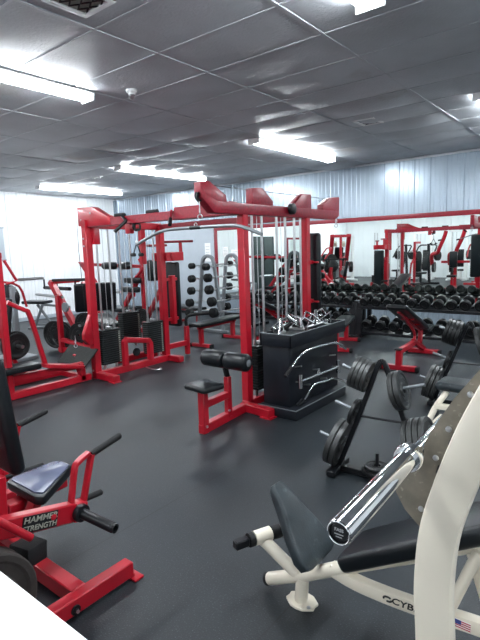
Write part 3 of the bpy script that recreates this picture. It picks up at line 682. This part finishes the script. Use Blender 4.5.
def ends(t):
    for y, z in ((4.08, .425), (4.89, .405)):
        M().cyl((-2.47, y, z - .07), (-2.47, y, z + .07), .024, seg=12).build('end_grip', CHROME, t)
    M().torus((-2.47, 4.45, .44), (1, 0, 0), .02, .005, 12, 6).build('eye', STEEL, t)
hang_bar('straight_row_bar', 'middle chrome bar with upright end handles hung on the black box', [(-2.47, 4.08, .425), (-2.47, 4.45, .415), (-2.47, 4.89, .405)], .014, extra=ends)
def tri(t):
    M().tube([(-2.47, 4.0, .20), (-2.47, 4.10, .235), (-2.47, 4.19, .20), (-2.47, 4.0, .20)], .009, 8).build('end_loop', BLACK, t)
    M().cyl((-2.47, 5.04, .20), (-2.47, 5.13, .15), .022, seg=12).build('end_knob', STEEL, t)
hang_bar('angled_pulldown_bar', 'lowest chrome angled bar hung near the base of the black box', [(-2.47, 4.15, .215), (-2.47, 4.34, .325), (-2.47, 4.60, .305), (-2.47, 4.78, .295), (-2.47, 5.05, .19)], .013, extra=tri)
rn = random.Random(11)
adj = ['nearest', 'second', 'third', 'fourth', 'fifth', 'sixth', 'seventh', 'eighth', 'ninth', 'tenth', 'farthest']
for k in range(11):
    y = 4.26 + .088 * k; x = -2.85 + rn.uniform(-.08, .08); z = .865 + rn.uniform(0, .03)
    t = thing('cable_attachment', '%s cable handle from the camera end of the black box tray' % adj[k], 'cable handle', (x, y, z), rn.uniform(0, PI), 'chrome handles in the black tray')
    t.rotation_euler = (rn.uniform(-.7, .7), rn.uniform(-.7, .7), rn.uniform(0, PI)); t.scale = (1.25, 1.25, 1.25)
    if k % 3 == 0:
        M().tube([(-.07, 0, -.02), (0, 0, .10), (.07, 0, -.02)], .009, 8).build('frame', CHROME, t); M().cyl((-.07, 0, -.02), (.07, 0, -.02), .016, seg=10).build('grip', STEEL, t)
    elif k % 3 == 1:
        M().tube([(-.09, 0, 0), (-.08, 0, .09), (.08, 0, .09), (.09, 0, 0)], .010, 8).build('frame', CHROME, t); M().cyl((-.09, 0, 0), (.09, 0, 0), .017, seg=10).build('grip', RUBBER, t)
    else:
        M().tube([(-.10, 0, .0), (0, 0, .07), (.10, 0, .0)], .011, 8).build('frame', CHROME, t)
        for s in (-1, 1): M().cyl((s * .10, 0, -.03), (s * .10, 0, .07), .015, seg=10).build('grip', CHROME, t)

# ------------------------------------------------------------------ A-frame plate trees
def plate_tree(ox, oy, rz, label):
    t = thing('plate_tree', label, 'plate tree', (ox, oy, 0), rz)
    M().beam((-.36, 0, .03), (.36, 0, .03), .07, .045).beam((-.34, -.16, .03), (-.34, .16, .03), .07, .045).beam((.34, -.16, .03), (.34, .16, .03), .07, .045).build('base', BLACK, t)
    for s in (-1, 1): M().tube([(s * .33, 0, .04), (s * .16, 0, .50), (s * .03, 0, .87), (0, 0, .91)], .016, w=.036, up=(0, 1, 0), sm=3).build('leg', BLACK, t)
    M().cyl((-.175, 0, .47), (.175, 0, .47), .009, seg=8).build('cross_rod', BLACK, t)
    for s in (-1, 1):
        for x, z, l in ((.06, .78, .24), (.16, .50, .20), (.26, .22, .23)) if s < 0 else ((.06, .70, .24), (.18, .33, .24)):
            M().cyl((s * x, 0, z), (s * (x + l), 0, z + l * .30), .0125, seg=12).build('peg', GREYSTEEL, t)
    M().cyl((-.03, 0, .05), (-.03, 0, .20), .0125, seg=12).build('peg', BLACK, t)
    return t
def on_peg(ox, oy, rz, s, x, z, offs, r, th, labels, m):
    R_ = Matrix.Rotation(rz, 3, 'Z'); ax = R_ @ V((s, 0, .30)).normalized()
    for o_, lb in zip(offs, labels):
        # drop so that the bore's upper rim rests on the peg
        c = V((ox, oy, 0)) + R_ @ V((s * x, 0, z)) + ax * o_ + V((0, 0, -.012))
        weight_plate(c, ax, r, th, lb, m)
T1 = (-1.385, 3.36, .10)
plate_tree(*T1, 'black A-frame plate tree on the floor beside the chrome barbell sleeve')
on_peg(*T1, -1, .06, .78, (.035, .067, .099, .131), .122, .030, ['%s plate on the upper left peg of the near plate tree' % a for a in ('innermost', 'second', 'third', 'outermost')], IRONG)
on_peg(*T1, -1, .16, .50, (.035,), .105, .028, ['single small plate on the middle left peg of the near plate tree'], IRON)
on_peg(*T1, -1, .26, .22, (.035, .082), .185, .044, ['inner large plate on the lower left peg of the near plate tree', 'outer large plate on the lower left peg of the near plate tree'], IRONG)
on_peg(*T1, 1, .06, .70, (.03, .07), .142, .034, ['inner plate on the upper right peg of the near plate tree', 'outer plate facing right on the near plate tree, peg through it'], IRONG)
on_peg(*T1, 1, .18, .33, (.02, .062, .104, .146), .175, .038, ['%s plate of the lower right stack on the near plate tree' % a for a in ('innermost', 'second', 'third', 'outermost')], IRONG)
for k, (r, z) in enumerate(((.115, .056), (.095, .082))):
    weight_plate((-1.415, 3.357, z), (0, 0, 1), r, .024, ['lower small plate lying flat on the base of the near plate tree', 'upper small plate lying flat on the base of the near plate tree'][k], IRON)
T2 = (-1.30, 5.45, .10)
plate_tree(*T2, 'black A-frame plate tree farther back, before the right end dumbbells')
on_peg(*T2, -1, .06, .78, (.03, .068, .106, .144), .135, .036, ['%s plate on the upper left peg of the far plate tree' % a for a in ('innermost', 'second', 'third', 'outermost')], IRON)
on_peg(*T2, -1, .16, .50, (.035,), .105, .028, ['single small plate on the middle left peg of the far plate tree'], IRON)
on_peg(*T2, -1, .26, .22, (.025, .070, .115), .19, .042, ['%s large plate on the lower left peg of the far plate tree' % a for a in ('inner', 'middle', 'outer')], IRONG)
on_peg(*T2, 1, .06, .70, (.03, .08), .17, .045, ['inner grey plate at the right picture edge on the far plate tree', 'outer grey plate at the right picture edge on the far plate tree'], IRONG)

# white utility bench between the plate trees
ub = thing('utility_bench', 'white framed bench with black pad between the two plate trees', 'bench', (-.85, 4.68, 0), world=True)
M().box((-.80, 4.70, .435), (1.15, .30, .08), bev=.035, seg=4).build('pad', VINYLG, ub)
M().tube([(-1.42, 4.45, .02), (-1.36, 4.52, .22), (-1.28, 4.62, .38)], .028, 12, sm=3).beam((-1.36, 4.52, .26), (-.6, 4.62, .26), .05).build('frame', WHITE, ub)
M().beam((-.40, 4.68, .02), (-.40, 4.68, .39), .06).beam((-.40, 4.45, .03), (-.40, 4.92, .03), .06).beam((-1.40, 4.45, .03), (-1.40, 4.92, .03), .05, .05).build('leg', WHITE, ub)

# ------------------------------------------------------------------ foreground right: white olympic incline bench with barbell
ob = thing('olympic_incline_bench', 'cream white press bench with large curved upright in the right foreground', 'bench', (-.7, 1.9, 0), world=True)
KA = 1.33 / 1.53
def arm_pts(y): return [(x * KA, y, 1.75 - (1.75 - z) * KA if i > 2 else (0, .14, .32)[i]) for i, (x, z) in enumerate(((-.36, .0), (-.40, .16), (-.425, .30), (-.438, .45), (-.4465, .60), (-.442, .74), (-.429, .85), (-.400, .965), (-.362, 1.09), (-.315, 1.22), (-.243, 1.38), (-.17, 1.52), (-.09, 1.65)))]
for y in (1.33, 2.47):
    M().tube(arm_pts(y), .028, w=.102, up=(0, 1, 0), sm=4).build('upright', WHITE, ob)
def plate_poly(y): return [(x * KA, y, 1.75 - (1.75 - z) * KA) for x, z in ((-.20, 1.56), (-.337, 1.375), (-.410, 1.27), (-.478, 1.15), (-.500, 1.10), (-.500, 1.055), (-.545, 1.03), (-.588, .965), (-.592, .905), (-.560, .850), (-.505, .800), (-.488, .835), (-.468, .955), (-.425, 1.10), (-.376, 1.225), (-.30, 1.37), (-.16, 1.55))]
for y, sgn in ((1.362, 1), (2.43, -1)):
    p = M().poly(plate_poly(y), (0, .008, 0)).build('catch_plate', PEWTER, ob)
    for x, z in (((a * KA, 1.75 - (1.75 - b_) * KA)) for a, b_ in ((-.365, 1.288), (-.425, 1.165), (-.462, 1.06), (-.505, .87), (-.30, 1.41))):
        M().lathe((x, y, z), (0, -1, 0), [(0, .0085), (.003, .0085), (.006, .005)], 14).build('bolt', STEEL, p)
    for x0, z0, x1, z1 in ((-.385, 1.20, -.36, 1.255), (-.418, 1.115, -.398, 1.165), (-.486, .86, -.474, .92), (-.452, 1.01, -.442, 1.045), (-.335, 1.30, -.31, 1.345)):
        M().beam((x0 * KA + .000, y - .012, 1.75 - (1.75 - z0) * KA), (x1 * KA + .000, y - .012, 1.75 - (1.75 - z1) * KA), .009, .012).build('rubber_liner', RUBBER, p)
th = math.radians(31.6)
ox, oz = -.90, .345    # lower near-left corner line of the back pad
def pad_pt(l, y, h): return V((ox + l * math.cos(th) - h * math.sin(th), y, oz + l * math.sin(th) + h * math.cos(th)))
c = pad_pt(.55, 1.90, .035)
M().box(c, (1.10, .28, .075), rot=(0, -th, 0), bev=.026, seg=4).build('back_pad', VINYL, ob)
# seat pad: wedge, narrow at the raised front
def seat_pad():
    m = M(); sa = math.radians(52); d = V((-math.cos(sa), 0, math.sin(sa))); n = V((math.sin(sa), 0, math.cos(sa))); b0 = V((-1.085, 1.90, .265)); rs = []
    for l, w in ((0, .10), (.012, .128), (.06, .142), (.15, .122), (.26, .082), (.34, .058), (.385, .048), (.402, .03)):
        k = []; th_ = .062 if .01 < l < .35 else .045; cr = .018
        for cx_, cy_, a0 in ((1, 1, 0), (-1, 1, 90), (-1, -1, 180), (1, -1, 270)):
            for a in (0, 30, 60, 90):
                t = math.radians(a0 + a); k.append(b0 + d * l + V((0, 1, 0)) * (cx_ * (w - cr) + cr * math.cos(t)) + n * (cy_ * (th_ / 2 - cr) + cr * math.sin(t)))
        rs.append(k)
    m.rings(rs); return m
seat_pad().build('seat', VINYLG, ob)
M().tube([(-1.375, 1.89, .055), (-1.17, 1.90, .155), (-.98, 1.90, .27), (-.60, 1.90, .49), (-.20, 1.90, .735)], .032, 16).build('main_rail', WHITE, ob)
M().lathe((-1.375, 1.89, .055), (-.92, 0, -.40), [(0, .033), (.015, .034), (.02, .028)], 16).build('end_cap', RUBBER, ob)
lr = M().tube([(-1.02, 1.90, .255), (-.90, 1.90, .235), (-.74, 1.90, .235), (-.56, 1.90, .248), (-.38, 1.90, .268), (-.1, 1.90, .28), (.15, 1.90, .20), (.3, 1.90, .05)], .031, w=.05, up=(0, 0, 1), sm=4).build('lower_rail', WHITE, ob)
text_mesh('CYBEX', .040, INK, face_mtx((-.645, 1.874, .243), (1, 0, .06), (0, -1, 0)), lr, 'lettering', shear=.15, sx=1.25)
lg = M()
for a0, a1, cx_, cz_ in ((.7, 4.4, 0, 0), (4.5, 6.9, 0, 0)):
    pts = [(-.738 + .018 * math.cos(a), 1.874, .238 + .010 * math.sin(a)) for a in [a0 + (a1 - a0) * k / 8 for k in range(7)]]
    lg.tube(pts, .0045, 6)
lg.build('emblem', INK, lr)
fl = M().box((-.435, 1.874, .263), (.060, .0015, .036)).build('flag_sticker', PAPER, lr)
for k in range(4): M().box((-.435, 1.8728, .2495 + .009 * k), (.060, .0008, .0045)).build('stripe', FLAGR, fl)
M().box((-.452, 1.8722, .2715), (.024, .0008, .018)).build('canton', FLAGB, fl)
M().tube([(-1.18, 1.90, .14), (-1.19, 1.90, .012)], .033, 14).poly([(-1.185 + .075 * math.cos(a) * (1.15 if k % 2 else 1), 1.90 + .062 * math.sin(a), 0) for k, a in enumerate([PI * q / 8 for q in range(16)])], (0, 0, .014), .004).build('foot', WHITE, ob)
M().lathe((-1.13, 1.87, .014), (0, 0, 1), [(0, .010), (.004, .009), (.005, .003)], 12).build('bolt', STEEL, ob)
M().tube([(-1.20, 1.90, .14), (-1.385, 1.86, .285)], .031, 14).build('seat_arm', WHITE, ob)
M().tube([(-1.408, 1.815, .305), (-1.37, 1.90, .305)], .036, 16).build('spindle_sleeve', WHITE, ob)
for a, b_ in (((-1.42, 1.785, .305), (-1.410, 1.810, .305)), ((-1.366, 1.905, .305), (-1.345, 1.945, .305))): M().cyl(a, b_, .035, seg=16).build('spindle_collar', RUBBER, ob)
M().beam((-1.45, 1.71, .305), (-1.422, 1.782, .305), .044).build('spindle_end', BLACK, ob)
M().beam((-1.342, 1.948, .305), (-1.26, 2.00, .33), .05).build('spindle', BLACK, ob)
M().lathe((-1.421, 1.832, .305 + .0), V((.82, -.42, .4)), [(.034, .010), (.037, .008)], 10).build('hole_plug', BLACK, ob)
M().tube([(-.50, 1.86, .265), (-.385, 1.87, .60)], .022, 14).build('support_strut', WHITE, ob)
M().tube([(-.42, 1.95, .53), (-.35, 1.97, .28)], .028, 14).build('support_strut', WHITE, ob)
M().beam((-.31, 1.30, .035), (-.31, 2.50, .035), .07, .07).build('cross_member', WHITE, ob)
M().tube([(-.10, 1.90, .62), (.15, 1.90, .4), (.3, 1.90, .03)], .035, 14, sm=3).build('rear_leg', WHITE, ob)
M().beam((.3, 1.5, .03), (.3, 2.4, .03), .08, .06).build('rear_foot', WHITE, ob)

bb = thing('olympic_barbell', 'chrome barbell racked on the cream bench, its sleeve pointing at the camera', 'barbell', (-.46, 1.5, 1.17), world=True)
def bp_(y): return V((-.437 - .03 * (y - .88), y, 1.17))
sl_ = M().lathe(bp_(.845), bp_(2) - bp_(1), [(.006, .001), (.006, .0225), (0, .0235), (0, .0262), (.003, .028), (.42, .028), (.422, .0145)], 40).build('sleeve', CHROME, bb)
ec = M().lathe(bp_(.847), bp_(1) - bp_(2), [(-.004, .001), (-.002, .021), (.0015, .021), (.002, .019), (.0, .018), (.0, .001)], 32).build('end_cap', BLACK, sl_)
M().torus(bp_(.843), (0, 1, 0), .0242, .0022, 32, 8).build('end_ring', CHROME, sl_)
text_mesh('FASS', .010, STEEL, face_mtx(bp_(.844) + V((0, 0, .006)), (1, 0, 0), (0, -1, 0)), ec, 'lettering', ext=.0003)
for dz_, w_ in ((-.003, .020), (-.009, .014)): M().box(bp_(.8435) + V((0, 0, dz_)), (w_, .0006, .002)).build('etched_line', STEEL, ec)
M().lathe(bp_(1.262), bp_(2) - bp_(1), [(0, .025), (.0, .036), (.006, .039), (.022, .039), (.028, .034), (.040, .034), (.046, .028), (.055, .0245), (.056, .014)], 40).build('collar', CHROME, bb)
M().cyl(bp_(1.315), bp_(2.58), .0142, seg=20).build('shaft', CHROME, bb)
M().lathe(bp_(2.58), bp_(2) - bp_(1), [(0, .014), (0, .036), (.04, .039), (.05, .027), (.39, .027), (.392, .005)], 32).build('far_sleeve', CHROME, bb)

# ------------------------------------------------------------------ foreground left: red plate-loaded machine
hm = thing('plate_loaded_leg_machine', 'red plate-loaded machine with blue-grey seat at the lower left', 'exercise machine', (-2.7, 1.2, 0), world=True)
M().beam((-2.04, .55, .06), (-2.04, 1.52, .06), .07, .085).build('cross_foot', RED, hm)
M().box((-2.02, 1.53, .008), (.09, .06, .012), bev=.003).box((-2.04, 1.515, .02), (.06, .02, .02)).build('floor_tab', RED, hm)
M().lathe((-2.002, 1.16, .05), (1, 0, 0), [(0, .026), (.006, .024), (.006, .012), (.016, .010)], 16).build('bolt', BLACK, hm)
M().lathe((-1.99, 1.16, .05), (1, 0, 0), [(0, .010), (.010, .009)], 6).build('bolt_nut', STEEL, hm)
M().beam((-2.06, 1.22, .065), (-3.40, 1.22, .065), .08, .09).build('spine_beam', RED, hm)
M().beam((-3.35, .6, .065), (-3.35, 1.55, .065), .075, .10).build('rear_foot', RED, hm)
def lever(sx, x):
    g = 1 if sx > 0 else -1
    lv = M().beam((x, .45, .615), (x, 1.33, .405), .06, .102, bev=.008).box((x, 1.355, .40), (.075, .07, .10), rot=(-.23, 0, 0), bev=.006).build('lever_arm', RED, hm)
    M().tube([(x, 1.315, .42), (x, 1.355, .62), (x, 1.38, .66), (x, 1.45, .69)], .020, w=.018, up=(1, 0, 0), sm=3).build('handle_bar', RED, lv)
    M().tube([(x, 1.39, .42), (x, 1.465, .675)], .020, w=.020, up=(1, 0, 0)).build('handle_bar', RED, lv)
    M().lathe((x, 1.46, .675), V((-.03, .25, .035)), [(0, .012), (0, .019), (.21, .019), (.222, .016), (.225, .005)], 18).build('hand_grip', RUBBER, lv)
    M().lathe((x - g * .08, 1.40, .40), (0, 1, -.05), [(-.1, .012), (0, .018), (.16, .018), (.17, .01)], 16).build('lower_grip', RUBBER, lv)
    M().lathe((x + g * .03, 1.345, .405), V((g * 1, .14, -.09)), [(0, .045), (.012, .048), (.03, .045), (.031, .027), (.245, .027), (.248, .024), (.26, .024), (.26, .016), (.23, .016)], 28).build('weight_horn', BLACK if g > 0 else STEEL, lv)
    return lv
lv = lever(1, -2.235); lever(-1, -3.02)
bl = M().lathe((-2.205, 1.20, .445), (1, 0, 0), [(0, .016), (.006, .016), (.008, .01)], 12).build('bolt', RED, lv)
np_ = M().box((-2.2025, 1.13, .4535), (.003, .185, .082), rot=(-.235, 0, 0)).build('name_plate', BLACK, lv)
d_ = V((0, math.cos(.235), -math.sin(.235)))
text_mesh('HAMMER', .040, LABEL, face_mtx((-2.2, 1.13, .4535) + V((0, .0, .021)) if False else V((-2.2005, 1.135, .472)), d_, (1, 0, 0)), np_, 'lettering', shear=.1, ext=.0004, sx=1.1)
text_mesh('STRENGTH', .036, LABEL, face_mtx(V((-2.2005, 1.125, .432)), d_, (1, 0, 0)), np_, 'lettering', shear=.1, ext=.0004, sx=1.0)
# seat: blue grey top, black sides, wide at the back
def seat2():
    m = M(); k = []
    out = [(-2.83, 1.27), (-2.52, 1.27), (-2.47, 1.30), (-2.68, 1.60), (-2.71, 1.635), (-2.82, 1.635), (-2.86, 1.60), (-2.87, 1.30)]
    return out
out = seat2(); cxs = sum(p[0] for p in out) / 8; cys = sum(p[1] for p in out) / 8
M().poly([(p[0], p[1], .37) for p in out], (0, 0, .058), .018).build('seat_shell', VINYL, hm)
M().poly([(cxs + (p[0] - cxs) * .86, cys + (p[1] - cys) * .88, .425) for p in out], (0, 0, .012), .005).build('seat_top', BLUEPAD, hm)
M().beam((-2.70, 1.20, .33), (-2.74, 1.58, .33), .09, .05).beam((-2.70, 1.24, .06), (-2.70, 1.24, .36), .09).beam((-2.55, 1.12, .10), (-2.60, 1.32, .36), .06, .06).build('seat_post', RED, hm)
M().box((-2.74, 1.21, .88), (.32, .085, .68), rot=(.10, 0, 0), bev=.04, seg=4).build('back_pad', VINYL, hm)
M().beam((-2.78, 1.10, .05), (-2.78, .98, 1.2), .09).beam((-2.78, 1.06, .60), (-2.78, 1.16, .62), .07).beam((-2.78, 1.04, 1.0), (-2.78, 1.12, 1.0), .07).beam((-2.60, 1.10, .05), (-2.60, 1.13, .58), .055).build('back_post', RED, hm)
M().beam((-3.05, .60, .62), (-2.20, .60, .62), .08, .08).beam((-2.78, .62, .62), (-2.78, 1.02, .62), .08).build('pivot_beam', RED, hm)
M().cyl((-2.16, .84, .655), (-2.14, 1.045, .435), .019, seg=18).build('round_lever', RED, hm)
M().box((-2.22, 1.065, .325), (.13, .12, .095), rot=(-.1, 0, .25), bev=.01).beam((-2.25, 1.065, .10), (-2.25, 1.065, .28), .04).build('rubber_bumper', RUBBER, hm)
M().beam((-2.78, 1.10, .28), (-2.22, 1.10, .28), .06).build('bumper_beam', RED, hm)
M().cyl((-2.3, .80, .26), (-1.98, .80, .26), .024).beam((-2.28, .80, .1), (-2.28, .80, .3), .06).build('storage_horn', STEEL, hm)
weight_plate((-2.19, .80, .25), (1, 0, 0), .228, .05, 'dusty black plate nearest the spine on the lower left machine', DUSTY)
weight_plate((-2.13, .80, .25), (1, 0, 0), .228, .05, 'outer dusty black plate stored low on the lower left machine', DUSTY)

# white counter in front of the camera at lower left
ct = thing('white_counter', 'white counter with a bright top edge cut by the lower left corner', 'counter', (-1.5, .1, 0), world=True)
M().box((-1.52, .07, .982), (1.46, .82, .036), bev=.004).build('counter_top', WHITE2, ct)
M().box((-1.54, .05, .48), (1.38, .72, .96), bev=.004).build('cabinet', WHITE2, ct)

# ------------------------------------------------------------------ gear on the near side of the room, seen in the mirror
def white_station(loc, rz, label, w=.9, h=2.15, stack=True):
    t = thing('white_cable_machine', label, 'cable machine', loc, rz)
    for s in (-1, 1):
        M().beam((s * w / 2, 0, 0), (s * w / 2, 0, h), .14).build('post', PVC, t)
        M().beam((s * w / 2, -.45, .04), (s * w / 2, .45, .04), .09).build('foot', PVC, t)
    M().beam((-w / 2, 0, h - .05), (w / 2, 0, h - .05), .14).beam((-w / 2, 0, .1), (w / 2, 0, .1), .08).build('cross_beam', PVC, t)
    if stack:
        M().box((w * .22, -.02, .62), (.26, .16, 1.0), bev=.01).build('weight_stack', STACK, t)
        for s in (-1, 1): M().cyl((w * .22 + s * .08, -.02, 1.1), (w * .22 + s * .08, -.02, h - .1), .012, seg=8).build('guide_rod', STEEL, t)
        M().box((-w * .15, .25, .45), (.3, .3, .08), bev=.03).box((-w * .15, .1, 1.0), (.28, .08, .8), bev=.03).build('pad', VINYL, t)
        M().beam((-w * .15, .2, 0), (-w * .15, .2, .42), .07).build('seat_post', PVC, t)
        M().tube([(-.5, .3, h + .02), (-.2, .3, h + .08), (.2, .3, h + .08), (.5, .3, h + .02)], .018, 8, sm=2).build('lat_bar', STEEL, t)
        M().beam((0, 0, h - .03), (0, .35, h + .06), .07).build('pulley_arm', PVC, t)
    return t
white_station((-11.3, -2.6, 0), 2.2, 'white cable frame reflected at the left part of the mirror', 1.1, 2.2)
white_station((-7.95, -4.3, 0), PI, 'white lat machine with black stack reflected right of the red gantry', .8, 2.3)
white_station((-6.35, -4.3, 0), PI, 'white machine reflected between the two red curved arms', .7, 2.3)
white_station((-4.7, -3.6, 0), PI + .3, 'white machine with slanted arms reflected at the right end of the mirror', .8, 2.2)
hs = thing('hack_squat', 'red slanted hack squat with white pads reflected in the mirror', 'hack squat', (-10.4, -.5, 0), -.6)
hs.scale = (1.12, 1.12, 1.12)
for s in (-1, 1): M().beam((s * .32, -.9, .1), (s * .32, .5, 1.95), .15).build('slanted_rail', RED, hs)
M().beam((-.4, .5, 1.92), (.4, .5, 1.92), .10).beam((0, .55, 0), (0, .52, 1.9), .09).beam((-.5, -.9, .05), (.5, -.9, .05), .10).beam((-.5, .6, .05), (.5, .6, .05), .1).beam((0, -.9, .05), (0, .6, .05), .1).build('frame', RED, hs)
M().beam((-.55, -.1, .7), (.55, -.1, .7), .05).build('weight_horn', STEEL, hs)
M().box((0, -.15, 1.2), (.34, .1, .7), rot=(-.65, 0, 0), bev=.03).build('back_pad', VINYL, hs)
for s in (-1, 1): M().box((s * .16, .12, 1.62), (.12, .14, .2), rot=(-.65, 0, 0), bev=.03).build('shoulder_pad', WHITE, hs)
M().box((0, -1.05, .35), (.7, .05, .5), rot=(.7, 0, 0)).build('foot_plate', DIAMOND, hs)
for s in (-1, 1): M().lathe((s * .42, -.1, .7), (s, 0, 0), [(0, .02), (0, .22), (.12, .22), (.12, .02)]).build('loaded_plate', IRON, hs)
hp = thing('high_pull_machine', 'red machine with two tall curved arms reflected at the right of the mirror', 'row machine', (-5.25, .45, 0), -.1)
for s, x in ((-1, -.25), (1, .38)):
    M().tube([(x, .15, 2.15), (x - .08, .1, 1.9), (x - .26, .0, 1.5), (x - .33, -.1, 1.36), (x - .55, -.2, 1.28), (x - .58, -.45, .9)], .07, 12, sm=4).build('curved_arm', RED, hp)
    M().cyl((x - .28, .1, 1.82), (x - .05, .1, 1.84), .03, seg=10).build('hand_grip', RUBBER, hp)
    M().lathe((x - .58, -.5, .8), (1, 0, 0), [(0, .02), (0, .2), (.1, .2), (.1, .02)]).build('loaded_plate', IRON, hp)
M().beam((0, -.45, 0), (0, -.45, 1.3), .10).beam((-.5, -.45, 1.0), (.5, -.45, 1.0), .09).beam((0, -.6, .05), (0, .6, .05), .10).beam((-.4, .55, .05), (.4, .55, .05), .09).build('frame', RED, hp)
M().box((0, .0, 1.1), (.28, .1, .6), bev=.04).box((0, .22, .5), (.32, .35, .08), bev=.03).build('pad', VINYL, hp)
M().beam((0, .2, 0), (0, .2, .48), .08).beam((0, -.4, 1.0), (0, -.05, 1.05), .07).build('pad_post', RED, hp)
def dark_machine(loc, rz, label, c=BLACK):
    t = thing('seated_machine', label, 'exercise machine', loc, rz)
    M().beam((0, -.5, .04), (0, .6, .04), .09).beam((-.4, -.5, .04), (.4, -.5, .04), .09).beam((-.35, .55, .04), (.35, .55, .04), .09).beam((0, -.4, 0), (0, -.3, 1.7), .09).beam((0, .2, 0), (0, .2, .45), .08).build('frame', c, t)
    M().box((0, -.12, 1.0), (.3, .1, .75), rot=(.15, 0, 0), bev=.04).build('back_pad', VINYL, t)
    M().box((0, .2, .5), (.34, .4, .09), bev=.03).build('seat', VINYL, t)
    for s in (-1, 1):
        M().tube([(s * .1, -.3, 1.65), (s * .42, -.25, 1.6), (s * .42, .1, 1.1)], .03, 10, sm=3).build('press_arm', c, t)
        M().lathe((s * .42, -.25, 1.2), (s, 0, 0), [(0, .02), (0, .2), (.1, .2), (.1, .02)]).build('loaded_plate', IRON, t)
    return t
dm = dark_machine((-6.9, -1.3, 0), .3, 'black seated machine reflected below the left red curved arm')
dup(dm, (-3.6, -1.2, 0), (0, 0, -.2), 'black seated machine reflected at the far right of the mirror')
dup(dm, (-8.6, -3.2, 0), (0, 0, .5), 'black seated machine reflected between the hack squat and white lat machine')
d2 = dark_machine((-5.0, -2.2, 0), .1, 'red seated machine reflected low between the curved arms', RED)
dup(d2, (-10.6, .6, 0), (0, 0, .8), 'red seated machine reflected at the left behind the hack squat')

# ------------------------------------------------------------------ world, camera, view
w = bpy.data.worlds.new('world'); SC.world = w; w.use_nodes = True
w.node_tree.nodes['Background'].inputs[0].default_value = (.6, .7, .8, 1); w.node_tree.nodes['Background'].inputs[1].default_value = .15
cam = bpy.data.cameras.new('camera'); co = bpy.data.objects.new('camera', cam); COL.objects.link(co)
F_ = V((-0.61886067, 0.77232072, -0.14329053)); A_ = V((0.78285494, 0.62138701, -0.03187975)); B_ = V((-0.06441748, 0.13190482, 0.98916708))
mt = Matrix((A_, B_, -F_)).transposed().to_4x4(); mt.translation = (0, 0, 1.75); co.matrix_world = mt
cam.sensor_fit = 'VERTICAL'; cam.sensor_height = 24; cam.lens = 492.731 / 640 * 24; cam.clip_start = .02
SC.camera = co
for o in bpy.data.objects:
    if '_o' in o.keys(): del o['_o']
SC.view_settings.view_transform = 'Standard'; SC.view_settings.look = 'None'; SC.view_settings.exposure = 0.75; SC.view_settings.gamma = 1; SC.view_settings.use_curve_mapping = False
